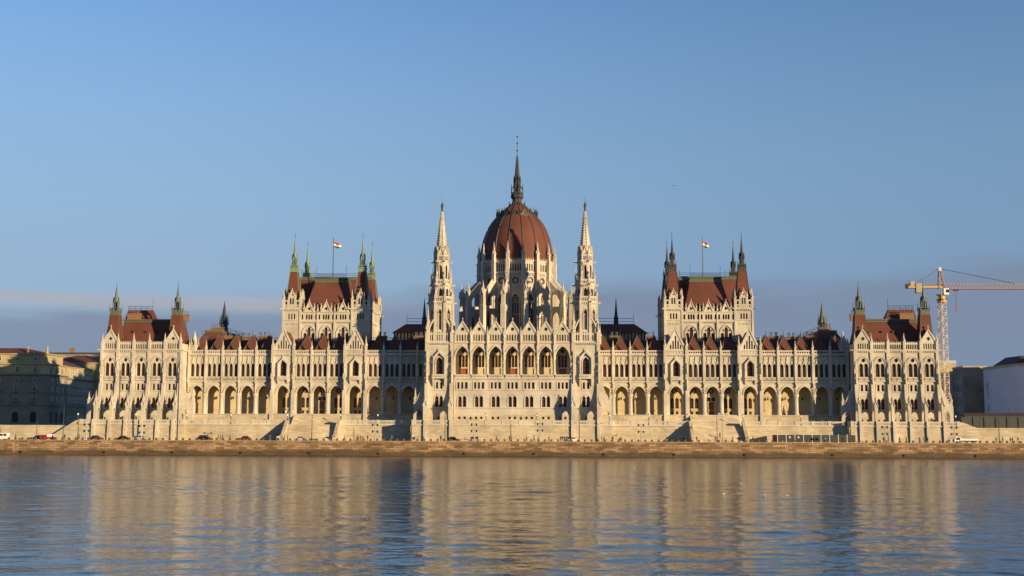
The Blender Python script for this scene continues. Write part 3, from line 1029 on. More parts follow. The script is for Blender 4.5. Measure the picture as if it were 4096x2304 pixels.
def central():
    wl, deco = MB('stone'), MB('carved')
    bals = []
    wins = []
    y = -16.0
    step = 5.35
    for i in range(-3, 4):
        c = CX0 + i * step
        a, b = c - step / 2, c + step / 2
        lo = arch(c, 2.2, 21.1, 26.6, 30.25, 8)
        holes = [lo]
        for q in (-1, 0, 1):
            holes.append(rect(c + q * 1.22 - .34, c + q * 1.22 + .34, 16.65, 18.7))
            wins.append((W_SQ, 'square_window', (c + q * 1.22, y + .4, 16.67)))
        for q in (-1, 1):
            holes.append(arch(c + q * .72, .52, 10.85, 13.6, 14.3, 4))
            wins.append((W_LOW2, 'arched_window', (c + q * .72, y + .45, 10.87)))
            holes.append(rect(c + q * .85 - .4, c + q * .85 + .4, 7.0, 7.8))
            wins.append((W_BASE, 'basement_window', (c + q * .85, y + .35, 7.0)))
        wl.panel(rect(a, b, 5.3, 31.5), holes[1:] + holes[:1], y, .6)
        wl.mat('loggia')
        wl.loft([[(p, y + .6, z) for p, z in lo], [(p, y + 1.0, z) for p, z in lo]])
        # loggia back wall with its three-light window
        bh = [circ(c, 28.95, .66, 14)]
        wins.append((W_ROUNDS, 'round_window', (c, -11.7, 28.95)))
        for q in (-1, 0, 1):
            bh.append(arch(c + q * 1.0, .43, 23.7, 27.1, 27.75, 4))
            wins.append((W_HALL, 'hall_window', (c + q * 1.0, -11.7, 23.7)))
        if i in (-3, 0, 3):
            bh.append(rect(c - 1.15, c + 1.15, 21.15, 23.3))
            wins.append((D_HALL, 'door', (c, -11.75, 20.4)))
        wl.panel(rect(a, b, 21.1, 31), bh, -12.0, .35)
        wl.box(c - 2.2, c - 1.5, -12.35, -12, 21.1, 23.4)
        wl.box(c + 1.5, c + 2.2, -12.35, -12, 21.1, 23.4)
        wl.mat('stone')
        hood(deco, c, 2.2, 26.6, 26.6, 30.25, y, .42, .25, 8)
        hood(deco, c, 1.5, 26.9, 27.3, 29.75, -12.0, .25, .3, 6)
        # balustrade of the loggia
        bal = MB('carved')
        bals.append(bal)
        balus(bal, a + .35, b - .35, y - .35, 20.15, .95, .38, .22)
        deco.box(a, b, y - .55, y, 19.85, 20.1)
        deco.box(a, b, y - .35, y, 19.6, 19.85)
        # raised frames
        f0 = [(c - 1.75, 16.5), (c + 1.75, 16.5), (c + 1.75, 18.85), (c - 1.75, 18.85), (c - 1.75, 16.5)]
        f1 = [(c - 1.98, 16.3), (c + 1.98, 16.3), (c + 1.98, 19.05), (c - 1.98, 19.05), (c - 1.98, 16.3)]
        deco.band(f0, f1, y - .14, y)
        deco.box(a, b, y - .22, y, 16.1, 16.3)
        hood(deco, c, 1.36, 10.85, 13.4, 14.75, y, .28, .16, 6)
        deco.box(a, b, y - .28, y, 10.5, 10.72)
        deco.lathe(c, y, [(10.85, .13), (13.7, .1)], 6)
        wl.mat('ashlar')
        wl.panel(rect(a, b, 5.3, 8.4), [rect(c + q * .85 - .4, c + q * .85 + .4, 7.0, 7.8) for q in (-1, 1)], y - .14, .14, .14)
        wl.mat('stone')
        # attic arcade and gable
        deco.box(a, b, y - .4, y + .3, 31.3, 31.6)
        hs = [arch(c + k * .84, .27, 31.95, 33.6, 34.05, 3) for k in (-2, -1, 0, 1, 2)]
        wl.panel(rect(a + .1, b - .1, 31.6, 34.4), hs, y - .1, .45)
        wl.mat('loggia')
        for k in (-2, -1, 1, 2):
            wl.quad((c + k * .84 - .3, y + .34, 31.9), (c + k * .84 + .3, y + .34, 31.9), (c + k * .84 + .3, y + .34, 34.1), (c + k * .84 - .3, y + .34, 34.1))
        wl.mat('stone')
        wins.append((pane(.27, 2.1, 1.65), 'attic_window', (c, y + .2, 31.95)))
        deco.gable(c, 2.35, 34.4, 38.2, y - .1, [lobes(c, 35.75, .62, 6, 24, .25)], .45, .28, .36, 1.3)
        deco.mat('dark')
        deco.box(c - .65, c + .65, y + .3, y + .34, 35.1, 36.4)
        deco.mat('carved')
        wl.mat('rooftile')
        wl.loft([[(c - 2.3, y + .4, 34.3), (c, y + .4, 38), (c + 2.3, y + .4, 34.3)], [(c - 2.3, -4, 34.3), (c, -4, 38), (c + 2.3, -4, 34.3)]], closed=False)
        wl.mat('stone')
    for i in range(8):
        x = CX0 + (i - 3.5) * step
        if 0 < i < 7:
            deco.box(x - .26, x + .26, y - .6, y, 24.8, 34.3)
            deco.pinnacle(x, y - .3, 34.2, 34.8, 36.6, .5)
            deco.statue(x, y - .5, 25.9, 1.5)
            deco.statue(x, y - .55, 31.0, 1.6)
            deco.frus(x, y - .3, 23.9, .06, 24.8, .36, 4, PI / 4)
        wl.lathe(x, y - .02, [(21.1, .62), (21.6, .62), (21.7, .44), (25.8, .42), (26.5, .62), (26.8, .62)], 8)
        wl.box(x - .45, x + .45, y, y + 1, 21.1, 26.8)
    wl.mat('loggia')
    x0, x1 = CX0 - 3.5 * step, CX0 + 3.5 * step
    wl.quad((x0, y, 21.12), (x1, y, 21.12), (x1, -11.9, 21.12), (x0, -11.9, 21.12))
    wl.quad((x0, y + .5, 30.7), (x1, y + .5, 30.7), (x1, -11.9, 30.7), (x0, -11.9, 30.7))
    for x in (x0, x1):
        wl.quad((x, y, 21), (x, -11.9, 21), (x, -11.9, 31), (x, y, 31))
    wl.mat('stone')
    # tower bases
    for q in (-1, 1):
        xc = CX0 + q * 23.45
        a, b = xc - 3.95, xc + 3.95
        holes = [arch(xc, 1.02, 21.2, 25.1, 26.75, 6)]
        wins.append((W_TOWER, 'tower_window', (xc, y + .5, 21.2)))
        for s_ in (-1, 1):
            holes.append(rect(xc + s_ * .68 - .36, xc + s_ * .68 + .36, 16.65, 18.7))
            wins.append((W_SQ, 'square_window', (xc + s_ * .68, y + .4, 16.67)))
            holes.append(arch(xc + s_ * .66, .52, 10.85, 13.6, 14.3, 4))
            wins.append((W_LOW2, 'arched_window', (xc + s_ * .66, y + .45, 10.87)))
        holes.append(rect(xc - .4, xc + .4, 7.0, 7.8))
        wins.append((W_BASE, 'basement_window', (xc, y + .35, 7.0)))
        wl.panel(rect(a, b, 5.3, 31.6), holes, y, .6)
        deco.band([(xc + 1.6, 21.1), (xc + 1.6, 26.4), (xc, 28.1), (xc - 1.6, 26.4), (xc - 1.6, 21.1)],
                  [(xc + 2.0, 21.1), (xc + 2.0, 26.7), (xc, 28.9), (xc - 2.0, 26.7), (xc - 2.0, 21.1)], y - .9, y)
        deco.frus(xc, y - .6, 28.8, .2, 29.7, .05, 6)
        hood(deco, xc, 1.02, 21.2, 25.1, 26.75, y, .25, .3, 6)
        for s_ in (-1, 1):
            deco.lathe(xc + s_ * 1.8, y - .75, [(21.1, .24), (26.2, .2), (26.5, .3)], 6)
            deco.frus(xc + s_ * 2.2, y - .5, 24.8, .3, 27.6, .03, 4)
            deco.prism_x([(y, 18.0), (y - .3, 17.4), (y - 1.2, 19.9), (y, 19.9)], xc + s_ * 1.85 - .22, xc + s_ * 1.85 + .22)
        deco.box(xc - 2.3, xc + 2.3, y - 1.3, y, 19.85, 20.1)
        bal = MB('carved')
        bals.append(bal)
        balus(bal, xc - 2.2, xc + 2.2, y - 1.25, 20.1, 1.0, .4, .2)
        deco.band([(xc - 1.15, 16.5), (xc + 1.15, 16.5), (xc + 1.15, 18.85), (xc - 1.15, 18.85), (xc - 1.15, 16.5)],
                  [(xc - 1.35, 16.3), (xc + 1.35, 16.3), (xc + 1.35, 19.05), (xc - 1.35, 19.05), (xc - 1.35, 16.3)], y - .14, y)
        hood(deco, xc, 1.3, 10.85, 13.4, 14.75, y, .28, .16, 6)
        deco.box(a, b, y - .22, y, 16.1, 16.3)
        deco.box(a, b, y - .28, y, 10.5, 10.72)
        wl.mat('ashlar')
        wl.panel(rect(a, b, 5.3, 8.4), [rect(xc - .4, xc + .4, 7.0, 7.8)], y - .14, .14, .14)
        wl.mat('stone')
        deco.box(a, b, y - .5, y + .3, 31.3, 31.7)
        deco.dentils(a + .5, b - .5, y, 30.8, 31.3, .55, .36)
        # arcaded parapet of the tower terrace, two visible sides
        n = 9
        hs = [arch(a + .55 + (k + .5) * 6.8 / n, .24, 32.0, 33.6, 34.1, 3) for k in range(n)]
        wl.panel(rect(a, b, 31.7, 34.4), hs, y - .1, .3)
        wl.panel(rect(a, b, 31.7, 34.4), hs, y + .2, .01)
        for k in range(n + 1):
            x = a + .55 + k * 6.8 / n
            deco.prism([(x - .3, 34.4), (x + .3, 34.4), (x, 35.0)], y - .12, y + .22)
        # inner back of the parapet: solid round shield in the middle
        deco.prism(arch(xc, 1.3, 31.8, 34.3, 35.5, 6), y + .25, y + .6)
        for s_, xx in ((-1, a), (1, b)):
            mbT = Matrix.Translation((xx, 0, 0)) @ Matrix.Rotation(s_ * PI / 2, 4, 'Z')
            wl.T = mbT
            deco.T = mbT
            lo, hi = sorted((-16.0 * s_, -8.0 * s_))
            hs = [arch(lo + .5 + (k + .5) * 7.0 / 9, .24, 32.0, 33.6, 34.1, 3) for k in range(9)]
            wl.panel(rect(lo, hi, 31.7, 34.4), hs, 0, .3)
            lo2, hi2 = sorted((-16.0 * s_, 16.0 * s_))
            wl.panel(rect(lo2, hi2, 5.2, 31.7), [], 0, .3)
            deco.box(lo, hi, -.5, 0, 31.3, 31.7)
            deco.box(lo2, hi2, -.25, 0, 19.6, 19.9)
            deco.box(lo2, hi2, -.25, 0, 16.1, 16.3)
            wl.T = None
            deco.T = None
        wl.quad((a, y, 31.7), (b, y, 31.7), (b, -8, 31.7), (a, -8, 31.7))
        for xx in (a - .05, b + .05):
            buttress(wl, deco, xx, y, 4.3, 1.15, 31.4, 5.3, True, True)
            deco.pinnacle(xx, y - .3, 31.4, 34.6, 38.2, 1.0)
            deco.statue(xx, y - .7, 25.5, 1.8)
            deco.statue(xx, y - .85, 20.8, 1.8)
            for dz in (32.6, 34.4):
                deco.frus(xx, y - .3, dz - .3, .5, dz, .75, 4, PI / 4)
        # outward flying buttress along the facade line
        xo = xc + q * 4.0
        pts = [(xo, 5.3), (xo + q * 4.2, 5.3), (xo + q * 4.2, 12.2), (xo + q * 3.3, 12.8), (xo + q * 1.2, 18.4), (xo + q * .9, 26), (xo + q * .4, 31), (xo, 31)]
        ap = arch(xo + q * 2.3, 1.05, 5.35, 8.4, 10.0, 5)
        for yy in (-15.6, -14.5):
            wl.tess([pts, ap], lambda p, z: (p, yy, z))
        for qq in (pts, ap):
            wl.loft([[(p, -15.6, z) for p, z in qq], [(p, -14.5, z) for p, z in qq]])
        deco.pinnacle(xo + q * 3.7, -15.0, 12.2, 13.8, 17.0, .8)
        deco.pinnacle(xo + q * .6, -14.0, 31, 33.6, 37.6, .8)
    # body and low roof
    wl.mat('roofdark')
    wl.hip(-27, 26.5, -11.5, 40, 31, -24, 24, -6, 38, 35.4)
    # steep transept roofs left and right of the drum
    for q in (-1, 1):
        wl.loft([[(CX0 + q * 10, 22, 35), (CX0 + q * 10, 32, 46.5), (CX0 + q * 10, 42, 35)], [(CX0 + q * 22, 22, 35), (CX0 + q * 18.6, 32, 46.5), (CX0 + q * 22, 42, 35)]], closed=False)
        wl.tri((CX0 + q * 22, 22, 35), (CX0 + q * 18.6, 32, 46.5), (CX0 + q * 22, 42, 35))
    p = part(wl, 'central_block')
    for me, n, l in wins:
        sub(me, n, p, l)
    sub(deco.gmesh('tracery'), 'gothic_trim', p, (0, 0, 0))
    for q in bals:
        sub(q.gmesh('balcony'), 'balcony', p, (0, 0, 0))


def octa(mb, xc, yc, rot=0):
    for k in range(8):
        yield k, Matrix.Translation((xc, yc, 0)) @ Matrix.Rotation(rot + k * PI / 4, 4, 'Z')


def spire_tower(q):
    xc, yc = CX0 + q * 23.4, -12.0
    wl, deco = MB('stone'), MB('carved')
    wins = []

    def stage(R_, z0, z1, a, wz, ws, wt, win, slits=True):
        ap = R_ * math.cos(PI / 8)
        hw = ap * math.tan(PI / 8)
        for k, T in octa(wl, xc, yc):
            wl.T = deco.T = T
            hs = [arch(0, a, wz, ws, wt, 5)] if a else []
            wl.panel(rect(-hw, hw, z0, z1), hs, -ap, .45)
            if a:
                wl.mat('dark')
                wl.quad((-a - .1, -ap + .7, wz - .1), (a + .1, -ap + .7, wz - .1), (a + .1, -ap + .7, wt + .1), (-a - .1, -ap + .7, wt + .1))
                wl.mat('stone')
                hood(deco, 0, a, wz, ws, wt, -ap, .2, .2, 5)
                deco.prism([(-a - .5, wt - .1), (a + .5, wt - .1), (0, wt + 1.7)], -ap - .1, -ap)
                if win and k in (0, 1, 7):
                    pos = T @ Vector((0, -ap + .4, wz))
                    wins.append((win, 'tracery_window', tuple(pos), k * PI / 4))
        wl.T = deco.T = None
        wl.lathe(xc, yc, [(z1 - .02, R_), (z1, R_)], 8, PI / 8)
        return ap, hw

    def gallery(R_, z, h, corb=True):
        ap = R_ * math.cos(PI / 8)
        hw = ap * math.tan(PI / 8)
        deco.lathe(xc, yc, [(z - .9, R_ * .86), (z - .1, R_ + .15), (z + .12, R_ + .15)], 8, PI / 8)
        for k, T in octa(deco, xc, yc):
            deco.T = T
            hs = []
            n = max(4, int(hw * 2 / .55))
            for i in range(n):
                hs.append(arch(-hw + .2 + (i + .5) * (2 * hw - .4) / n, (2 * hw - .4) / n * .3, z + .3, z + h * .7, z + h * .85, 2))
            deco.panel(rect(-hw, hw, z + .1, z + h), hs, -ap, .2)
            deco.panel(rect(-hw, hw, z + .1, z + h), hs, -ap + .2, .01)
            deco.box(-hw, hw, -ap - .08, -ap + .3, z + h, z + h + .14)
            deco.dentils(-hw + .1, hw - .1, -ap + .1, z - .75, z - .15, .5, .25)
        deco.T = None

    def ring_pins(R_, z0, zs, zt, w, garg=None, flying=None):
        for k in range(8):
            t = PI / 8 + k * PI / 4
            c, s = math.cos(t), math.sin(t)
            deco.pinnacle(xc + R_ * c, yc + R_ * s, z0, zs, zt, w)
            if garg is not None:
                deco.tube([(xc + R_ * c, yc + R_ * s, garg), (xc + (R_ + 1.4) * c, yc + (R_ + 1.4) * s, garg + .05)], [.26, .16], 5)
            if flying:
                r0, za = flying
                deco.tube([(xc + R_ * c, yc + R_ * s, za), (xc + (R_ * .5 + r0 * .5) * c, yc + (R_ * .5 + r0 * .5) * s, za + .55), (xc + r0 * c, yc + r0 * s, za + 1.4)], .17, 4)

    ap1, hw1 = stage(3.95, 31.7, 44.0, .56, 35.6, 40.9, 42.3, W_SPIRE)
    for k in range(8):
        t = PI / 8 + k * PI / 4
        wl.box(xc + 3.95 * math.cos(t) - .42, xc + 3.95 * math.cos(t) + .42, yc + 3.95 * math.sin(t) - .42, yc + 3.95 * math.sin(t) + .42, 31.7, 44.6)
    gallery(4.05, 44.6, 1.75)
    ring_pins(4.0, 44.5, 46.9, 49.6, .62, 44.6, (3.0, 47.3))
    stage(3.05, 44.2, 50.0, .5, 46.0, 48.2, 49.2, W_SPIRES)
    for k in range(8):
        t = PI / 8 + k * PI / 4
        deco.statue(xc + 3.3 * math.cos(t), yc + 3.3 * math.sin(t), 46.4, 1.7)
    gallery(3.25, 50.4, 1.5)
    ring_pins(3.3, 50.3, 52.6, 56.2, .52, 50.4, (2.5, 53.4))
    stage(2.5, 50.2, 57.6, .36, 52.4, 56.0, 56.9, None)
    gallery(2.55, 58.0, 2.2)
    ring_pins(2.5, 57.9, 60.4, 62.8, .42, 58.0)
    stage(2.05, 57.8, 61.6, .3, 58.6, 60.4, 61.0, None)
    for k, T in octa(deco, xc, yc):
        deco.T = T
        deco.gable(0, .75, 60.6, 62.9, -2.05, [], .3, .12, .18, .4)
        deco.T = None
    # corner pinnacles of the square and raking struts to the octagon
    for sx in (-1, 1):
        for sy in (-1, 1):
            px, py = xc + sx * 3.75, yc + sy * 3.65
            deco.pinnacle(px, py, 31.7, 37.6, 43.6, .85)
            deco.box(px - .6, px + .6, py - .6, py + .6, 31.7, 35.6)
            for k in range(5):
                t0, t1 = k / 5, (k + 1) / 5
                pt = lambda t: (px + (xc + sx * 2.5 - px) * t, py + (yc + sy * 2.6 - py) * t, 35.8 + 3.3 * math.sin(t * PI / 2))
                deco.tube([pt(t0), pt(t1)], .26, 4)
    for s_ in (-1, 1):
        for k in range(6):
            t0, t1 = k / 6, (k + 1) / 6
            pt = lambda t: (xc + s_ * (3.75 - 2.1 * t), yc - 3.95, 35.2 + 4.0 * math.sin(t * PI / 2 * .9))
            deco.tube([pt(t0), pt(t1)], .3, 4)
    p = part(wl, 'spire_tower')
    for me, n, l, rz in wins:
        sub(me, n, p, l, rz)
    sub(deco.gmesh('tracery'), 'gothic_trim', p, (0, 0, 0))
    sp = MB('stone')
    sp.lathe(xc, yc, [(61.2, 1.95), (62.2, 1.85), (74.9, .3)], 8, PI / 8)
    for k in range(8):
        t = PI / 8 + k * PI / 4
        for j in range(15):
            zz = 62.6 + j * .82
            r = 1.85 - (zz - 62.2) / 12.7 * 1.55 + .08
            sp.box(xc + r * math.cos(t) - .15, xc + r * math.cos(t) + .15, yc + r * math.sin(t) - .15, yc + r * math.sin(t) + .15, zz, zz + .32)
    sp.mat('dark')
    for k, T in octa(sp, xc, yc):
        sp.T = T
        for zz in (64.2, 66.2, 68.2, 70.2, 72.2):
            r = (1.85 - (zz - 62.2) / 12.7 * 1.55) * math.cos(PI / 8) + .03
            sp.prism(diamond(0, zz, .13), -r, -r + .1)
        sp.T = None
    sub(sp.gmesh('spire'), 'spire', p, (0, 0, 0))
    st = MB('bronze')
    st.lathe(xc, yc, [(74.8, .42), (75.1, .42), (75.2, .2), (75.5, .32), (76.4, .4), (76.9, .5), (77.2, .25), (77.35, .12), (77.5, .2), (77.75, .17), (77.85, .05)], 8)
    st.tube([(xc + .35, yc, 76.7), (xc + .4, yc - .3, 77.4)], .09, 5)
    st.tube([(xc, yc, 77.8), (xc, yc, 79.5)], .045, 4)
    sub(st.gmesh('statue'), 'rooftop_statue', p, (0, 0, 0))


def dome():
    dx, dy = -.24, 32.0
    wl, deco = MB('stone'), MB('carved')
    wins = []
    N = 16
    ap = 13.0
    hw = ap * math.tan(PI / N)
    for k in range(N):
        T = Matrix.Translation((dx, dy, 0)) @ Matrix.Rotation(k * 2 * PI / N, 4, 'Z')
        wl.T = deco.T = T
        front = k <= 4 or k >= 12
        hs = [arch(0, 1.35, 39.5, 48.0, 51.0, 6), circ(0, 55.7, 1.25, 16)]
        hs += [arch((i - 2) * .85, .24, 59.1, 61.2, 61.8, 3) for i in range(5)]
        wl.panel(rect(-hw, hw, 34, 62.6), hs, -ap, .5)
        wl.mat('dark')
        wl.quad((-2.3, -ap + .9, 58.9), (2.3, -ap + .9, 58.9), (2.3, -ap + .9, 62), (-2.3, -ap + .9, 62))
        wl.mat('stone')
        if front:
            wins.append((W_DRUM, 'drum_window', tuple(T @ Vector((0, -ap + .45, 39.5))), k * 2 * PI / N))
            wins.append((W_DRUMROSE, 'rose_window', tuple(T @ Vector((0, -ap + .35, 55.7))), k * 2 * PI / N))
        hood(deco, 0, 1.35, 39.5, 48, 51.0, -ap, .3, .3, 6)
        deco.prism([(-.28, 51.8), (.28, 51.8), (.1, 52.8), (0, 53.6), (-.1, 52.8)], -ap - .3, -ap)
        # stone tracery in the head of the tall window
        for px, pz in ((0, 49.6), (-.58, 48.4), (.58, 48.4)):
            deco.band(circ(px, pz, .38, 12) + [(px + .38, pz)], circ(px, pz, .54, 12) + [(px + .54, pz)], -ap + .2, -ap + .42)
        deco.band(circ(0, 55.7, 1.3, 24) + [(1.3, 55.7)], circ(0, 55.7, 1.62, 24) + [(1.62, 55.7)], -ap - .2, -ap)
        deco.box(-hw, hw, -ap - .3, -ap, 53.3, 53.55)
        deco.box(-hw, hw, -ap - .4, -ap, 58.3, 58.7)
        deco.dentils(-hw + .2, hw - .2, -ap, 57.4, 58.3, .62, .35)
        deco.box(-hw, hw, -ap - .3, -ap + .3, 62.3, 62.65)
        for i in range(7):
            x = -hw + .3 + (i + .5) * (2 * hw - .6) / 7
            deco.prism([(x - .3, 62.65), (x + .3, 62.65), (x + .12, 63.2), (x, 63.9), (x - .12, 63.2)], -ap - .15, -ap + .15)
        # pier at the vertex, outer pier and flying buttress
        T2 = T @ Matrix.Rotation(PI / N, 4, 'Z')
        wl.T = deco.T = T2
        wl.box(-.62, .62, -14.5, -12.8, 34, 62.6)
        wl.box(-.78, .78, -14.75, -12.8, 34, 53.4)
        deco.box(-.75, .75, -14.65, -12.9, 58.3, 58.7)
        deco.box(-.75, .75, -14.65, -12.9, 62.3, 62.8)
        deco.pinnacle(0, -13.85, 62.6, 65.2, 69.6, 1.0)
        if front or k in (5, 11):
            pts = [(-14.5, 34), (-14.5, 55.6), (-15.2, 55.2), (-19.3, 50.6), (-19.3, 34)]
            h1 = [(-18.7, 46.7), (-15.3, 46.7), (-15.3, 50.8), (-16.2, 51.4), (-17.6, 50.6), (-18.7, 48.6)]
            h2 = arch(-17.0, 1.6, 35, 42.3, 44.9, 5)
            wl.prism_x(pts, -.36, .36, [h1, h2])
            deco.hip(-.5, .5, -19.4, -19.0, 50.4, -.5, .5, -19.4, -19.0, 50.9)
            deco.tube([(0, -19.3, 50.9), (0, -14.6, 55.9)], .36, 4)
            deco.box(-.5, .5, -19.3, -14.6, 45.6, 46.0)
            wl.box(-.8, .8, -20.8, -19.2, 30, 46.3)
            wl.hip(-.8, .8, -20.8, -19.2, 46.3, -.62, .62, -20.6, -19.3, 46.9)
            wl.box(-.62, .62, -20.6, -19.3, 46.9, 51.0)
            deco.gable(0, .75, 50.2, 52.2, -20.7, [], .3, .12, .0, .4)
            deco.pinnacle(0, -19.95, 50.8, 51.9, 55.2, .95)
        wl.T = deco.T = None
    p = part(wl, 'drum')
    for me, n, l, rz in wins:
        sub(me, n, p, l, rz)
    sub(deco.gmesh('tracery'), 'gothic_trim', p, (0, 0, 0))
    # shell
    prof = [(62.4, 12.9), (63.6, 13.08), (65.2, 13.1), (67.5, 12.92), (69.9, 12.48), (71.5, 12.08), (72.9, 11.6), (74.5, 11.02), (76.0, 10.36), (77.5, 9.42), (79.0, 8.3), (80.1, 7.3)]
    up_ = [(80.1, 7.3), (80.9, 6.5), (82.3, 5.25), (83.4, 4.0), (84.2, 3.1), (84.9, 2.3)]
    sh = MB('domered')
    sh.smooth = True
    for pr in (prof, up_):
        sh.loft([sh.ring(dx, dy, z, r, 96, 0) for z, r in pr])
    d = part(sh, 'dome_shell')
    for k in range(N):
        t = (k + .5) * 2 * PI / N
        b = MB('bronze')
        b.tube([(dx + (r + .02) * math.sin(t), dy - (r + .02) * math.cos(t), z) for z, r in prof + up_[1:]], [.24] * 6 + [.21] * 6 + [.17] * 5, 6)
        link('rib', b.gmesh('rib'), d)
    cr = MB('bronze')
    for k in range(N):
        T = Matrix.Translation((dx, dy, 0)) @ Matrix.Rotation(k * 2 * PI / N, 4, 'Z')
        cr.T = T
        cr.gable(0, 1.3, 79.8, 81.9, -7.35, [circ(0, 80.6, .3, 8)], .25, .14, .2, .9)
        cr.mat('dark')
        cr.box(-.7, .7, -7.0, -6.9, 79.9, 80.9)
        cr.mat('bronze')
        cr.T = T @ Matrix.Rotation(PI / N, 4, 'Z')
        cr.pinnacle(0, -7.45, 79.6, 80.6, 83.2, .34)
        cr.T = None
    cr.lathe(dx, dy, [(79.6, 7.7), (79.9, 7.75), (80.0, 7.3)], 32, 0)
    link('crown_ring', cr.gmesh('crown_ring'), d)
    ln = MB('bronze')
    ln.lathe(dx, dy, [(83.8, 3.3), (84.6, 2.6), (85.4, 1.95), (86.6, 1.75), (87.0, 1.95), (87.5, 2.45), (88.0, 2.45), (88.2, 2.3), (88.25, 1.2), (93.6, 1.1)], 8)
    for k in range(8):
        t = PI / 8 + k * PI / 4
        c, s = math.cos(t), math.sin(t)
        ln.pinnacle(dx + 2.2 * c, dy + 2.2 * s, 88.0, 90.4, 92.4, .24)
        ln.tube([(dx + 2.2 * c, dy + 2.2 * s, 90.4), (dx + 1.5 * c, dy + 1.5 * s, 91.4), (dx + 1.15 * c, dy + 1.15 * s, 92.6)], .1, 4)
        ln.pinnacle(dx + 1.25 * c, dy + 1.25 * s, 88.2, 93.6, 95.6, .26)
        ln.pinnacle(dx + 3.0 * c, dy + 3.0 * s, 83.6, 84.8, 85.9, .3)
        T = Matrix.Translation((dx, dy, 0)) @ Matrix.Rotation(k * PI / 4, 4, 'Z')
        ln.T = T
        ln.panel(rect(-.92, .92, 88.2, 89.3), [rect(-.75 + i * .4, -.5 + i * .4, 88.4, 89.1) for i in range(4)], -2.12, .12)
        ln.mat('dark')
        ln.prism(arch(0, .28, 89.6, 91.8, 92.5, 3), -1.12, -1.0)
        ln.mat('bronze')
        ln.gable(0, .42, 92.9, 94.5, -1.1, [], .2, .08, 0, .3)
        ln.T = None
    ln.lathe(dx, dy, [(93.4, 1.05), (94.4, .98), (103.2, .2)], 8)
    for k in range(8):
        t = PI / 8 + k * PI / 4
        for j in range(12):
            zz = 95 + j * .66
            r = .98 - (zz - 94.4) / 8.8 * .78 + .06
            ln.box(dx + r * math.cos(t) - .1, dx + r * math.cos(t) + .1, dy + r * math.sin(t) - .1, dy + r * math.sin(t) + .1, zz, zz + .2)
    link('lantern_spire', ln.gmesh('lantern_spire'), d)
    fi = MB('iron')
    fi.tube([(dx, dy, 103), (dx, dy, 107.5), (dx, dy, 110.8)], [.16, .11, .07], 6)
    for z, r in ((104.9, .36), (107.6, .32), (110.0, .22)):
        fi.lathe(dx, dy, [(z - r, .08), (z - r * .6, r * .8), (z, r), (z + r * .6, r * .8), (z + r, .08)], 8)
    for t in (0, PI / 2):
        fi.tube([(dx - .4 * math.cos(t), dy - .4 * math.sin(t), 110.2), (dx + .4 * math.cos(t), dy + .4 * math.sin(t), 110.2)], .07, 4)
    link('finial', fi.gmesh('finial'), d)


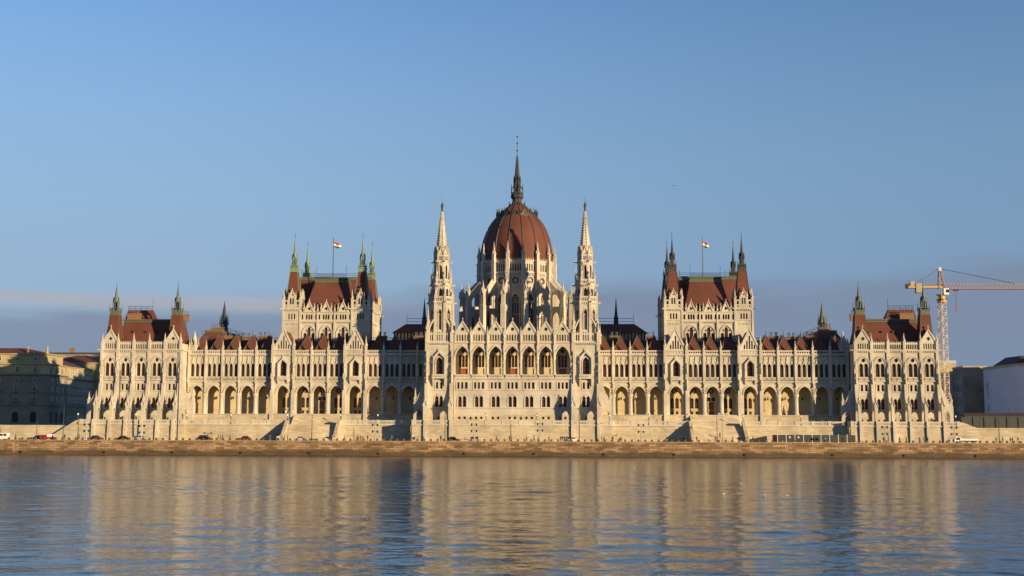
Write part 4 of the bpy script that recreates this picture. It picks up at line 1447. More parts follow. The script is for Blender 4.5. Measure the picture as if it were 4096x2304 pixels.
# ================================================================== CHAMBER BLOCKS (the two tall wings behind the river front)
def chamber(fl):
    wl, deco = MB('stone', fl), MB('carved', fl)
    wins = []
    cm = 65.4
    y0, y1 = 10.0, 37.5
    caps = 'verdigris' if fl < 0 else 'bronze'

    def turret(x, y):
        h = 3.05
        for k in range(4):
            T = Matrix.Translation((x, y, 0)) @ Matrix.Rotation(k * PI / 2, 4, 'Z')
            wl.T = deco.T = T
            hs = [arch(q * .95, .26, 41.2, 42.9, 43.3, 3) for q in (-1, 0, 1)]
            wl.panel(rect(-h, h, 28, 44.9), hs, -h, .35)
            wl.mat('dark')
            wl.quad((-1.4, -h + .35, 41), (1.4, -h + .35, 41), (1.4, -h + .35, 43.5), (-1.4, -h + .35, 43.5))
            wl.mat('stone')
            deco.box(-h, h, -h - .2, -h, 40.75, 41.0)
            deco.box(-h - .2, h + .2, -h - .35, -h, 44.6, 44.95)
            deco.dentils(-h + .3, h - .3, -h, 44.1, 44.6, .6, .3)
            for q in (-1.5, -.5, .5, 1.5):
                deco.band(arc(q * 1.1, .38, 39.3, 39.9, 3), arc(q * 1.1, .5, 39.3, 40.05, 3), -h - .14, -h)
            deco.panel(rect(-h, h, 36.9, 37.1), [], -h - .1, .1, .1)
            # crown: parapet, gablet with twin slits, side openings
            ph = [arch(q * 2.0, .36, 46.3, 47.0, 47.5, 4) for q in (-1, 1)] + [circ(q * 2.0, 45.6, .26, 8) for q in (-1, 1)]
            ph += [arch(q * .42, .25, 46.4, 48.2, 48.6, 3) for q in (-1, 1)]
            wl.panel(rect(-h, h, 44.95, 47.9), ph[:4] + [], -h - .12, .35)
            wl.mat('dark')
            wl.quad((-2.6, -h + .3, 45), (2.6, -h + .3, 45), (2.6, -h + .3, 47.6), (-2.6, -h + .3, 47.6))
            for q in (-1, 1):
                wl.prism(arch(q * .42, .25, 46.4, 48.2, 48.6, 3), -h - .16, -h - .13)
            wl.mat('stone')
            wl.panel(rect(-1.1, 1.1, 47.9, 49.0), [], -h - .12, .35, .35)
            deco.gable(0, 1.15, 49.0, 51.3, -h - .12, [circ(0, 49.7, .3, 6)], .35, .16, .2, .8)
            for q in (-1, 1):
                deco.pinnacle(q * 1.25, -h, 47.6, 49.0, 50.6, .36)
            # corner pier
            deco.box(h - .45, h + .22, -h - .22, -h + .45, 28, 44.9)
            deco.pinnacle(h - .15, -h + .15, 44.9, 48.4, 51.6, .72)
            deco.tube([(h, -h, 44.75), (h + .95, -h - .95, 44.8)], [.24, .14], 5)
            wl.T = deco.T = None

    TX = (53.55, 77.3)
    for x in TX:
        for y in (y0 + 3.05, y1 - 3.05):
            turret(x, y)
    # middle wall between the front turrets
    a0, a1 = 56.6, 74.25
    for i in range(3):
        c = cm + (i - 1) * 5.88
        a, b = c - 2.94, c + 2.94
        holes = []
        for q, zt, zs in ((-1.35, 36.6, 35.9), (0, 38.6, 37.7), (1.35, 36.6, 35.9)):
            holes.append(arch(c + q, .56, 31.5, zs, zt, 4))
        for q in (-1, 1):
            holes.append(circ(c + q * 1.0, 37.4, .3, 10))
        wins.append((W_CHAMB, 'chamber_window', (fl * c, y0 + .75, 33.4)))
        for q in (-1, 1):
            wins.append((W_CHAMBS, 'side_light', (fl * (c + q * 1.35), y0 + .75, 33.0)))
        wl.panel(rect(a, b, 28, 40.4), holes, y0 + .3, .4)
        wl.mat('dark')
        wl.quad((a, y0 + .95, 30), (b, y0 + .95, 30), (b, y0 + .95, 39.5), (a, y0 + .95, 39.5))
        wl.mat('stone')
        hood(deco, c, 2.05, 33.0, 36.2, 39.0, y0 + .3, .3, .3, 6)
        deco.box(a, b, y0 - .1, y0 + .3, 40.3, 40.9)
        deco.dentils(a + .2, b - .2, y0 + .2, 39.95, 40.3, .4, .2)
        hs = [arch(c + q, .3, 41.15, 42.5, 42.95, 3) for q in (-.85, 0, .85)] + [arch(c + q, .3, 41.15, 42.5, 42.95, 3) for q in (-2.35, 2.35)]
        wl.panel(rect(a, b, 40.9, 43.75), hs, y0 + .05, .35)
        wl.panel(rect(a, b, 40.9, 43.75), hs, y0 + .4, .01)
        deco.box(a, b, y0 - .15, y0 + .45, 43.6, 43.85)
        deco.gable(c, 1.55, 43.85, 47.4, y0, [lobes(c, 44.9, .6, 3, 24, .4)], .35, .2, .24, .9)
        for q in (-1, 1):
            deco.pinnacle(c + q * 1.75, y0 + .15, 43.8, 45.2, 46.9, .45)
        if i < 2:
            deco.pinnacle(b, y0 + .1, 40.9, 44.4, 46.5, .5)
            deco.box(b - .3, b + .3, y0 - .25, y0 + .3, 28, 40.9)
    # sides and back
    for x, q in ((TX[0] - 2.6, -1), (TX[1] + 2.6, 1)):
        T = Matrix.Translation((x, 0, 0)) @ Matrix.Rotation(q * PI / 2, 4, 'Z')
        wl.T = deco.T = T
        lo, hi = sorted((y0 * q + 5.9 * q, y1 * q - 5.9 * q))
        hs = [arch(lo + 2.6 + k * 5.2, 1.1, 33, 37, 38.6, 5) for k in range(3)]
        wl.panel(rect(lo, hi, 28, 45.0), hs, 0, .5)
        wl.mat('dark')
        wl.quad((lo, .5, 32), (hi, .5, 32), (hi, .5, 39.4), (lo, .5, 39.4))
        wl.mat('stone')
        deco.box(lo, hi, -.3, 0, 40.5, 40.9)
        for k in range(3):
            deco.gable(lo + 2.6 + k * 5.2, 1.6, 45, 48.2, -.1, [], .4, .2, .24, .8)
            deco.pinnacle(lo + k * 5.2, .1, 40.9, 46, 48, .5)
        deco.box(lo, hi, -.35, .1, 44.7, 45)
        wl.T = deco.T = None
    wl.quad((51, y1 - .4, 28), (79.8, y1 - .4, 28), (79.8, y1 - .4, 45), (51, y1 - .4, 45))
    p = part(wl, 'chamber_block')
    for me, n, l in wins:
        sub(me, n, p, l)
    sub(deco.gmesh('tracery'), 'gothic_trim', p, (0, 0, 0))
    # main roofs
    rf = MB('rooftile', fl)
    rf.hip(cm - 8.1, cm + 8.1, y0 + 1.0, 29, 43.6, cm - 5.5, cm + 5.5, 17.5, 29, 54.8)
    rf.hip(cm - 14.3, cm + 14.3, 23.5, 37, 43.6, cm - 12.9, cm + 12.9, 27.0, 34, 56.8)
    rf.mat('copper')
    rf.hip(cm - 5.7, cm + 5.7, 17.3, 29, 54.75, cm - 5.35, cm + 5.35, 17.9, 29, 56.3)
    rf.box(cm - 5.6, cm + 5.6, 17.6, 29, 56.3, 56.6)
    rf.hip(cm - 13.1, cm + 13.1, 26.8, 34.2, 56.75, cm - 12.7, cm + 12.7, 27.4, 33.6, 58.1)
    rf.mat('iron')
    for z in (58.7, 59.3):
        rf.tube([(cm - 12.6, 27.6, z), (cm + 12.6, 27.6, z)], .06, 4)
    for z in (57.2, 57.8):
        rf.tube([(cm - 5.2, 18.4, z), (cm + 5.2, 18.4, z)], .06, 4)
    for x in (-12.6, -8, -5.2, 5.2, 8, 12.6):
        yy = 18.4 if abs(x) < 6 else 27.6
        rf.tube([(cm + x, yy, 56.2), (cm + x, yy, 60.2 + (x % 1))], .05, 4)
        rf.frus(cm + x, yy, 60.1, .05, 60.3, .16, 6)
    r = part(rf, 'chamber_roof')
    # corner turret roofs
    tm = MB('rooftile')
    tm.hip(-2.75, 2.75, -2.75, 2.75, 44.5, -1.3, 1.3, -1.3, 1.3, 58.0)
    tm.mat(caps)
    for sx in (-1, 1):
        for sy in (-1, 1):
            tm.tube([(sx * 2.74, sy * 2.74, 44.6), (sx * 1.3, sy * 1.3, 58.0)], .1, 5)
    tm.hip(-1.36, 1.36, -1.36, 1.36, 57.9, -1.3, 1.3, -1.3, 1.3, 59.0)
    tm.box(-1.45, 1.45, -1.45, 1.45, 59.0, 59.25)
    for k in range(4):
        tm.T = Matrix.Rotation(k * PI / 2, 4, 'Z')
        tm.panel(rect(-1.35, 1.35, 59.2, 60.3), [rect(-1.15 + i * .5, -.85 + i * .5, 59.4, 60.1) for i in range(5)], -1.32, .1)
        tm.frus(1.25, -1.25, 59.2, .13, 61.8, .02, 6)
        tm.gable(0, .6, 62.2, 64.0, -.72, [], .2, .1, 0, .4)
        tm.T = None
    for k in range(8):
        t = PI / 8 + k * PI / 4
        tm.box(.72 * math.cos(t) - .1, .72 * math.cos(t) + .1, .72 * math.sin(t) - .1, .72 * math.sin(t) + .1, 59.2, 62.4)
    tm.frus(0, 0, 59.2, .3, 62.4, .3, 8)
    tm.lathe(0, 0, [(62.2, .88), (62.5, .86), (63.6, .56), (70.0, .07)], 8)
    tm.mat('iron')
    tm.tube([(0, 0, 69.8), (0, 0, 72.0)], .05, 4)
    tm.frus(0, 0, 70.6, .05, 70.85, .16, 6)
    tm.frus(0, 0, 70.85, .16, 71.1, .05, 6)
    tme = tm.gmesh('corner_turret', True)
    for x in TX:
        for y in (y0 + 3.05, y1 - 3.05):
            sub(tme, 'corner_turret', r, (fl * x, y, 0))


def rear():
    """halls and roofs that show over the river front"""
    for fl in (-1, 1):
        wl = MB('brick', fl)
        wl.box(28, 46, 40, 56, 28, 38.6)
        wl.mat('stone')
        for i in range(14):
            x = 29 + i * 1.22
            wl.box(x, x + .5, 39.6, 40, 34, 39.0)
        wl.mat('rooftile')
        wl.hip(27, 46.6, 39.4, 56.6, 38.9, 27, 42.2, 45, 51, 42.6)
        wl.mat('iron')
        for z in (43.6, 44.7):
            wl.tube([(27, 46, z), (42, 46, z)], .08, 4)
        wl.tube([(42, 46, 42.6), (42, 46, 46.5)], .06, 4)
        h = part(wl, 'rear_hall')
        sp = MB('iron', fl)
        sp.lathe(35.6, 47, [(42, 1.0), (43.6, .85), (45.2, .75), (46.0, .62), (52.6, .04)], 8)
        for k in range(4):
            t = PI / 4 + k * PI / 2
            sp.frus(35.6 + 1.05 * math.cos(t), 47 + 1.05 * math.sin(t), 42, .16, 45.5, .03, 5)
        sub(sp.gmesh('spirelet'), 'spirelet', h, (0, 0, 0))
        # spirelet on the court side roof near the end pavilion
        x, z = at(895 if fl < 0 else 3290.5, 1335, 48)
        zt = at(895 if fl < 0 else 3290.5, 1204 if fl < 0 else 1207, 48)[1]
        s2 = MB('iron' if fl < 0 else 'greengrey')
        s2.lathe(x, 48, [(30, 2.2), (z, 1.9), (z + 1.6, 1.55), (z + 3.6, 1.35), (z + 5.4, 1.25), (z + 7.0, .8), (zt, .05)], 8)
        for k in range(8):
            t = PI / 8 + k * PI / 4
            s2.frus(x + 1.6 * math.cos(t), 48 + 1.6 * math.sin(t), z + 3.2, .16, z + 7.2, .03, 5)
        s2.build('court_spirelet', PAR, OFF)
        # long court roof with chimneys
        rf = MB('roofdark', fl)
        rf.hip(82, 112, 40, 58, 28, 84, 112, 46, 52, 35.5)
        rf.quad((28, 20, 29.9), (110, 20, 29.9), (110, 60, 29.9), (28, 60, 29.9))
        part(rf, 'court_roof')


for fl in (-1, 1):
    wing(fl)
    chamber(fl)
FR = (1.0155, 1.0148, 6.3)
for fl in (-1, 1):
    pavilion(fl)
FR = (1.007, 1.006, 3.2)
central()
for q in (-1, 1):
    spire_tower(q)
FR = (.978, .978, -10.0)
dome()
FR = None
rear()
# ================================================================== WATER, GROUND, QUAY, TERRACE
def sheet(name, x0, x1, y0, y1, z, mat):
    mb = MB(mat)
    mb.quad((x0, y0, z), (x1, y0, z), (x1, y1, z), (x0, y1, z))
    o = mb.build(name)
    return tag(o, kind='structure')


WZ = -4.35
QY = -36.0

m, nt, N, L, b = nodemat('river_water')
g = N.new('ShaderNodeTexCoord')


def wav(sx, sy, scale, detail, rough=.5):
    mp = N.new('ShaderNodeMapping')
    mp.inputs['Scale'].default_value = (sx, sy, 1)
    mp.inputs['Rotation'].default_value = (0, 0, R(6 * (scale * 7 % 3 - 1)))
    L.new(g.outputs['Object'], mp.inputs['Vector'])
    n = N.new('ShaderNodeTexNoise')
    n.inputs['Scale'].default_value = scale
    n.inputs['Detail'].default_value = detail
    n.inputs['Roughness'].default_value = rough
    L.new(mp.outputs[0], n.inputs['Vector'])
    return n.outputs['Fac']


prev = None
for sx, sy, sc, dt, amp in WAVES:
    bp = N.new('ShaderNodeBump')
    bp.inputs['Strength'].default_value = 1
    bp.inputs['Distance'].default_value = amp
    L.new(wav(sx, sy, sc, dt), bp.inputs['Height'])
    if prev:
        L.new(prev, bp.inputs['Normal'])
    prev = bp.outputs[0]
L.new(prev, b.inputs['Normal'])
setp(b, Base_Color=(.015, .028, .045, 1), IOR=WIOR, Specular_IOR_Level=.5)
# ripples finer than the modelled waves: stronger in the open stream towards the far bank
sw = N.new('ShaderNodeSeparateXYZ')
L.new(g.outputs['Object'], sw.inputs[0])
rr = N.new('ShaderNodeMapRange')
rr.inputs[1].default_value, rr.inputs[2].default_value = -340, -120
rr.inputs[3].default_value, rr.inputs[4].default_value = WROUGH
L.new(sw.outputs[1], rr.inputs[0])
L.new(rr.outputs[0], b.inputs['Roughness'])
MAT['river_water'] = m


def river():
    """the river as one sheet: wavelets are modelled where the stream is in view, flat beyond"""
    import numpy as np
    rng = np.random.default_rng(11)
    d = [46.0]
    while d[-1] < CAMD + QY + .6:
        d.append(d[-1] * 1.0033)
    d = np.array(d)
    d[-1] = CAMD + QY + .6
    t = np.linspace(-1, 1, 680)
    hw = d * .46 + 18
    X = CAMX + t[None, :] * hw[:, None]
    Y = np.repeat((d - CAMD)[:, None], len(t), 1)
    Z = np.zeros_like(X)
    dy = (d * .0033)[:, None]
    for i in range(NWAVE):
        lam = LAM[0] * (LAM[1] / LAM[0]) ** ((i + rng.random()) / NWAVE)
        th = rng.normal(0, .6) + (PI / 2)
        k = 2 * PI / lam
        sl = SLOPE * (2 / NWAVE) ** .5 * rng.uniform(.6, 1.3)
        fade = np.clip(lam / (2.6 * dy) - .6, 0, 1)
        ph = k * (X * math.cos(th) + Y * math.sin(th)) + rng.random() * 6.28
        # crests come in groups, so that smooth and rough patches alternate
        gl = lam * rng.uniform(5, 9)
        grp = .55 + .45 * np.sin(2 * PI / gl * (X * .35 * math.sin(th) + Y * math.cos(th * .5)) + rng.random() * 6.28)
        Z += sl / k * fade * grp * np.sin(ph + .35 * np.sin(ph))
    big = .65 + .35 * np.sin(X * .021 + 1.3 * np.sin(Y * .013 + 1)) * np.sin(Y * .034 + .6 * np.sin(X * .017))
    Z = Z * big + WZ
    n, m_ = X.shape
    V = np.stack([X, Y, Z], -1).reshape(-1, 3)
    ix = np.arange(n * m_).reshape(n, m_)
    F = np.stack([ix[:-1, :-1], ix[:-1, 1:], ix[1:, 1:], ix[1:, :-1]], -1).reshape(-1, 4)
    a0, a1 = float(hw[0]), float(hw[-1])
    y0, y1 = float(d[0] - CAMD), float(d[-1] - CAMD)
    ex = np.array([(CAMX - a0, y0, WZ), (CAMX - a1, y1, WZ), (-900, y1, WZ), (-900, -425, WZ), (900, -425, WZ), (900, y1, WZ), (CAMX + a1, y1, WZ), (CAMX + a0, y0, WZ)])
    q = len(V)
    V = np.concatenate([V, ex])
    faces = F.tolist() + [(q, q + 1, q + 2, q + 3), (q, q + 3, q + 4, q + 7), (q + 7, q + 4, q + 5, q + 6)]
    me = bpy.data.meshes.new('river_water')
    me.from_pydata(V.tolist(), [], faces)
    me.materials.append(MAT['river_water'])
    me.polygons.foreach_set('use_smooth', [True] * len(faces))
    me.update()
    tag(link('river_water', me), kind='structure')


river()
sheet('river_bed', -3000, 3000, -3000, 3000, -9, 'earth')
sheet('city_ground', -1500, 1500, -8.9, 3000, 4.55, 'pavement')
sheet('quay_road', -900, 900, QY + .8, -8.8, 0, 'asphalt')
mk = MB('white')
x = -300
while x < 300:
    mk.quad((x, -28.1, .004), (x + 3, -28.1, .004), (x + 3, -27.95, .004), (x, -27.95, .004))
    x += 9
tag(mk.build('road_marking'), kind='structure')
pv = MB('asphalt')
pv.box(-900, 900, QY + 1.0, QY + 3.6, -.3, .13)
tag(pv.build('quay_pavement'), kind='structure')
hl = MB('earth')
pts = [(-1500, 40), (-1000, 90), (-700, 70), (-420, 105), (-150, 80), (100, 60), (350, 52), (620, 48), (900, 60), (1300, 85), (1700, 60)]
hl.loft([[(x, -640, -5) for x, h in pts], [(x, -800 - 30 * math.sin(x), h * .7) for x, h in pts], [(x, -1000, h) for x, h in pts], [(x, -1700, h * .8) for x, h in pts]], closed=False)
tag(hl.build('hills'), kind='structure')
nb = MB('pavement')
nb.box(-900, 900, -500, -417.5, -9, CAMZ - 1.7)
tag(nb.build('near_bank'), kind='structure')

qw = MB('quaystone')
qw.hip(-900, 900, QY - .5, QY + 1.0, -9, -900, 900, QY + .1, QY + 1.0, -.12)
qw.mat('quaycoping')
qw.box(-900, 900, QY - .12, QY + 1.15, -.12, .16)
qwo = qw.build('quay_wall')
tag(qwo, 'long brown stone embankment wall rising from the river below the road', 'embankment wall')
rg = MB('dark')
for x in range(-150, 160, 22):
    rg.box(x + (x * 7 % 5), x + .5 + (x * 7 % 5), QY - .45, QY, -3.9, -3.3)
rg.build('mooring_ring', qwo)

# ---- terrace
ter = thing('terrace', 'pale stone terrace wall with balustrade and two flights of stairs below the palace', 'terrace', (0, -20, 0))
TO = (0, 20, 0)
tw = MB('ashlar')
bl = MB('carved')
TZ = 5.15


def terr_wall(x0, x1, y, peds, strips=()):
    tw.mat('ashlar')
    tw.hip(x0, x1, y - .35, y + .8, 0, x0, x1, y, y + .8, TZ - .2)
    tw.mat('stone')
    tw.box(x0 - .1, x1 + .1, y - .3, y + .9, TZ - .25, TZ + .1)
    ps = sorted(set(peds))
    for a, b_ in zip(ps, ps[1:]):
        if b_ - a > 1:
            balus(bl, a + .45, b_ - .45, y, TZ + .12, 1.2, .46, .3, slot=.2)
    for p in ps:
        bl.box(p - .46, p + .46, y - .12, y + .45, TZ + .1, TZ + 1.42)
        bl.box(p - .55, p + .55, y - .2, y + .53, TZ + 1.42, TZ + 1.58)
    for p in strips:
        tw.hip(p - .52, p + .52, y - .85, y, 0, p - .48, p + .48, y - .6, y, TZ + .9)
        tw.hip(p - .48, p + .48, y - .6, y, TZ + .9, p - .46, p + .46, y - .4, y, TZ + 1.6)


XR = 31.7
C7 = [CX0 + (i - 3.5) * 5.35 for i in range(8)]
terr_wall(-XR - .3, XR - .3, -17.5, [-XR + .1, -27.8, -19.6] + C7[1:-1] + [19.0, 27.2, XR - .7], (-27.8, -19.6, 19.0, 27.2))
for f in (-1, 1):
    segs = [(XR, 56.4), (74.1, 106.9)]
    for a, b_ in segs:
        n = max(2, round((b_ - a) / 5.6))
        pp = [f * (a + .5 + (b_ - a - 1) * i / n) for i in range(n + 1)]
        terr_wall(min(f * a, f * b_), max(f * a, f * b_), -9.2, pp)
    terr_wall(min(f * 106.9, f * 141.0), max(f * 106.9, f * 141.0), -12.9, [f * 107.4, f * 140.5] + [f * x * 1.0155 for x in PB], [f * x * 1.0155 for x in PB])
    # returns
    for x, yf in ((XR - .3 if f > 0 else XR + .3, -17.4), (106.9, -12.8)):
        tw.mat('ashlar')
        tw.box(f * x - .4, f * x + .4, yf, -9, 0, TZ)
        tw.mat('stone')
        bl.box(f * x - .3, f * x + .3, yf + .3, -9, TZ, TZ + 1.4)
    tw.mat('pavement')
    tw.quad((f * 106.5, -12.8, TZ), (f * 141, -12.8, TZ), (f * 141, -8.8, TZ), (f * 106.5, -8.8, TZ))
    tw.quad((f * 27, -9.1, TZ - .004), (f * 142, -9.1, TZ - .004), (f * 142, 1.5, TZ - .004), (f * 27, 1.5, TZ - .004))
    # sloping end wall and low wall beyond
    tw.mat('ashlar')
    pts = [(141, 0), (141, TZ + 1.3), (142.0, TZ + 1.2), (151.5, .4), (151.5, 0)] if f < 0 else [(141, 0), (141, TZ + 1.3), (142.2, TZ + 1.2), (148, 4.0), (148, 0)]
    tw.prism([(f * p, z) for p, z in pts], -12.8, -12.0)
    tw.prism([(f * p, z) for p, z in pts], -12.0, -8.9)
    yl = -9.9 if f < 0 else -12.0
    tw.hip(min(f * 141, f * 700), max(f * 141, f * 700), yl - 1, yl, 0, min(f * 141, f * 700), max(f * 141, f * 700), yl - .6, yl, 4.4)
    tw.mat('stone')
    tw.box(min(f * 141, f * 700), max(f * 141, f * 700), yl - .9, yl + .2, 4.4, 4.7)
    tw.mat('ashlar')
    tw.quad((f * 139, yl, 4.45), (f * 700, yl, 4.45), (f * 700, -8.8, 4.45), (f * 139, -8.8, 4.45))
    tw.mat('stone')
tw.mat('pavement')
tw.quad((-XR, -17.4, TZ + .004), (XR - .6, -17.4, TZ + .004), (XR - .6, -8.8, TZ + .004), (-XR, -8.8, TZ + .004))
tw.quad((-XR, -9, TZ + .006), (XR, -9, TZ + .006), (XR, -1, TZ + .006), (-XR, -1, TZ + .006))
two = tw.build('terrace_wall', ter, TO)
bl.build('balustrade', ter, TO)
for f in (-1, 1):
    st = MB('ashlar')
    n = 32
    a, b_ = sorted((f * 57.2, f * 73.3))
    for i in range(n):
        y0 = -9.1 - 8.2 * i / n
        z1 = TZ * (1 - (i + 1) / n)
        st.box(a, b_, y0 - 8.2 / n, y0, max(0, z1 - .6), z1 + TZ / n)
    # upper flight up to the arcade
    n = 20
    for i in range(n):
        y0 = -1.4 - 5.4 * i / n
        st.box(a + .2, b_ - .2, y0 - 5.4 / n, y0, TZ - .1, TZ + 3.5 * (n - i) / n)
    for x in (56.8, 73.7):
        st.prism_x([(-8.4, 0), (-8.4, TZ + 1.5), (-9.8, TZ + 1.5), (-16.8, 1.45), (-17.8, 1.45), (-17.8, 0)], f * x - .5, f * x + .5)
        st.box(f * x - .6, f * x + .6, -18.0, -17.0, 1.4, 1.7)
    st.build('staircase', ter, TO)
# ================================================================== NEIGHBOURING HOUSES
def win_box(w, h, rail=True):
    mb = MB('dark')
    mb.box(-w / 2, w / 2, -.02, .05, 0, h)
    mb.mat('white')
    f = .09
    for a, b_, c, d in ((-w / 2 - f, -w / 2, -.05, h), (w / 2, w / 2 + f, -.05, h)):
        mb.box(a, b_, -.1, .05, c, d)
    mb.box(-w / 2 - f, w / 2 + f, -.1, .05, h, h + f)
    mb.box(-w / 2 - f, w / 2 + f, -.16, .05, -.12, 0)
    if rail:
        mb.box(-.04, .04, -.06, -.02, 0, h)
        mb.box(-w / 2, w / 2, -.06, -.02, h * .62, h * .62 + .07)
    return mb.mesh('window')


WB = {'tall': win_box(1.15, 2.0), 'mid': win_box(1.1, 1.7), 'wide': win_box(2.6, 1.3), 'slit': win_box(.7, 2.6, False), 'small': win_box(.9, 1.2)}


def arch_door(w, h):
    mb = MB('dark')
    mb.prism(arch(0, w / 2, 0, h - w / 2, h, 5), -.03, .05)
    return mb.mesh('archway')


ARCHD = arch_door(2.3, 4.0)


def house(name, label, x0, x1, y0, y1, z1, mat, roof=None, bands=(), cat='apartment building', rz=0, z0=4.5):
    cx, cy = (x0 + x1) / 2, (y0 + y1) / 2
    t = thing(name, label, cat, (cx, cy, z0), rz)
    hx, hy = (x1 - x0) / 2, (y1 - y0) / 2
    mb = MB(mat)
    H = z1 - z0
    mb.box(-hx, hx, -hy, hy, 0, H)
    for z, d in bands:
        mb.box(-hx - d, hx + d, -hy - d, hy + d, z - z0, z - z0 + .35)
    mb.build('wall', t)
    if roof:
        kind, rh, rm = roof
        rb = MB(rm)
        if kind == 'hip':
            i = min(hx, hy) * .8
            rb.hip(-hx - .3, hx + .3, -hy - .3, hy + .3, H + .02, -hx + i, hx - i, -hy + i, hy - i, H + rh)
        else:
            rb.box(-hx - .15, hx + .15, -hy - .15, hy + .15, H + .01, H + rh)
        rb.build('roof', t)
    t['half'] = (hx, hy)
    return t


def wins_on(t, side, kinds, n, z0s, inset=1.6, base=4.5, skip=()):
    """rows of windows; side: 'front' (-y), 'right' (+x) or 'left' (-x)"""
    hx, hy = t['half']
    L_ = hx if side == 'front' else hy
    for zi, (z, kd) in enumerate(zip(z0s, kinds)):
        for i in range(n):
            if (zi, i) in skip:
                continue
            p = -L_ + inset + (2 * L_ - 2 * inset) * (i + .5) / n
            if side == 'front':
                loc, rz = (p, -hy - .02, z - base), 0
            elif side == 'right':
                loc, rz = (hx + .02, p, z - base), PI / 2
            else:
                loc, rz = (-hx - .02, p, z - base), -PI / 2
            link('window' if kd in WB else 'archway', WB.get(kd, ARCHD), t, loc, rz)


XA = -178.7
a = house('corner_apartment_house', 'big ochre and grey corner apartment house with arched ground floor, left edge of the photo', -245, XA, 52, 69, 24.2, 'facade_grey', None, ((12.4, .35), (23.9, .8), (16.8, .15)))
at_ = MB('facade_ochre')
at_.box(-32.6, 32.6, -8.0, 8.0, 19.72, 23.4)
at_.box(-33.2, 33.2, -8.6, 8.6, 23.4, 23.75)
at_.box(-31.6, 31.6, -7.2, 7.8, 23.75, 27.2)
at_.box(-32.2, 32.2, -7.7, 8.2, 27.2, 27.6)
for x in (31.4, 24.0):
    at_.lathe(x, -7.0, [(27.6, .6), (28.4, .6), (28.6, .3), (29.6, .45), (30.4, .2)], 6)
at_.build('attic', a)
rb = MB('rooftile')
rb.hip(-31.5, 31, -7.4, 8, 27.6, -25, 20, -1.5, 2.5, 30.0)
rb.build('roof', a)
wins_on(a, 'front', ['arch', 'tall', 'tall', 'tall', 'tall', 'mid'], 9, [6.0, 14.1, 17.8, 21.0, 25.0, 29.3], 2.0)
wins_on(a, 'right', ['arch', 'mid', 'mid', 'mid', 'mid'], 3, [6.0, 14.1, 17.8, 21.0, 25.0], 1.0)
bc = MB('facade_grey')
bc.box(-1.1, 1.1, -1.0, 0, -.2, 0)
for k in range(7):
    bc.box(-1.05 + k * .34, -.97 + k * .34, -1.0, -.93, 0, .8)
bc.box(-1.1, 1.1, -1.02, -.9, .8, .9)
bcm = bc.mesh('balcony')
hx_ = a['half'][0]
for i in range(9):
    p = -hx_ + 2 + (2 * hx_ - 4) * (i + .5) / 9
    for z in (9.4, 13.1):
        link('balcony', bcm, a, (p, -8.5, z))

b_ = house('street_apartment_house', 'dark grey apartment house with red tiled roof running back along the side street', -208, XA, 69.2, 97.6, 23.6, 'facade_grey', None, ((12.4, .3), (23.2, .7)))
at_ = MB('facade_ochre')
at_.box(-13, 14.4, -14.0, 14.0, 19.2, 23.2)
at_.box(-13.3, 14.8, -14.1, 14.1, 23.2, 23.5)
at_.build('attic', b_)
rb = MB('rooftile')
rb.hip(-14, 14.6, -14.1, 14.1, 23.5, -2, 2, -14.1, 8, 27.5)
rb.build('roof', b_)
wins_on(b_, 'right', ['tall', 'tall', 'mid', 'mid', 'small'], 10, [6.6, 14.0, 17.6, 20.6, 25.0], 1.0)
c_ = house('far_corner_house', 'sunlit ochre corner house with low brown hipped roof behind the street house', -199, -177, 98.6, 124, 31.2, 'facade_ochre', ('hip', 3.4, 'rooftile'), ((24, .4), (30.6, .6)))
wins_on(c_, 'right', ['mid'] * 5, 6, [8, 12.5, 17, 21, 26.5])
wins_on(c_, 'front', ['mid'] * 2, 4, [21, 26.5])
d_ = house('distant_long_house', 'long brownish house with chimneys at the far end of the left street', -235, -169.5, 176, 200, 39.4, 'facade_grey', ('flat', .8, 'roofdark'), ((38.0, .3),))
chm = MB('brick')
for x in (-20, 7, 13, 24):
    chm.box(x - 1, x + 1, -6, -4.5, 34.9, 38.0)
    chm.box(x - 1.2, x + 1.2, -6.2, -4.3, 38.0, 38.3)
chm.build('chimney', d_)
wins_on(d_, 'front', ['mid'] * 2, 14, [31, 34.5])

# right-hand side
e = house('blank_wall_house', 'house with tall blank lilac side wall and four slit windows on the right', 185.4, 223.4, 60, 94, 28.2, 'render_lilac', ('flat', 1.0, 'facade_ochre'), (), rz=R(6.7))
for i, z in enumerate((6.5, 11.5, 17.2, 20.4)):
    link('window', WB['slit'], e, (-19.02, 13.5, z - 4.5), -PI / 2)
pn = MB('roofdark')
pn.hip(-17, -3, -6, 14, 24.7, -13, -5, -3, 10, 28.2)
pn.build('roof_dormer', e)
bcn = MB('facade_pale')
bcn.box(-18.5, -15.2, -18.2, -17, -.2, 0)
bcn.box(-18.5, -15.2, -18.2, -18.1, 0, .9)
bcm = bcn.mesh('balcony')
for z in (7, 10.2, 13.4, 16.8, 20.2, 23.2):
    link('balcony', bcm, e, (0, 0, z))
wins_on(e, 'front', ['wide'] * 5, 6, [8, 12, 16, 20, 24], 3)
f_ = house('narrow_grey_house', 'narrow grey house with flat roof wedged between the tower crane and the lilac wall', 177.6, 187, 98, 111.5, 29.2, 'facade_grey', ('flat', .9, 'facade_ochre'))
wins_on(f_, 'left', ['mid'] * 3, 3, [12, 18, 23])
g_ = house('modern_pale_house', 'pale modern house with one column of wide dark windows beside the crane', 170.6, 182, 112.5, 130, 27.5, 'facade_pale', ('flat', .6, 'facade_pale'))
for z in (10.0, 14.6, 19.2, 23.4):
    link('window', WB['wide'], g_, (3.6, -8.77, z - 4.5))
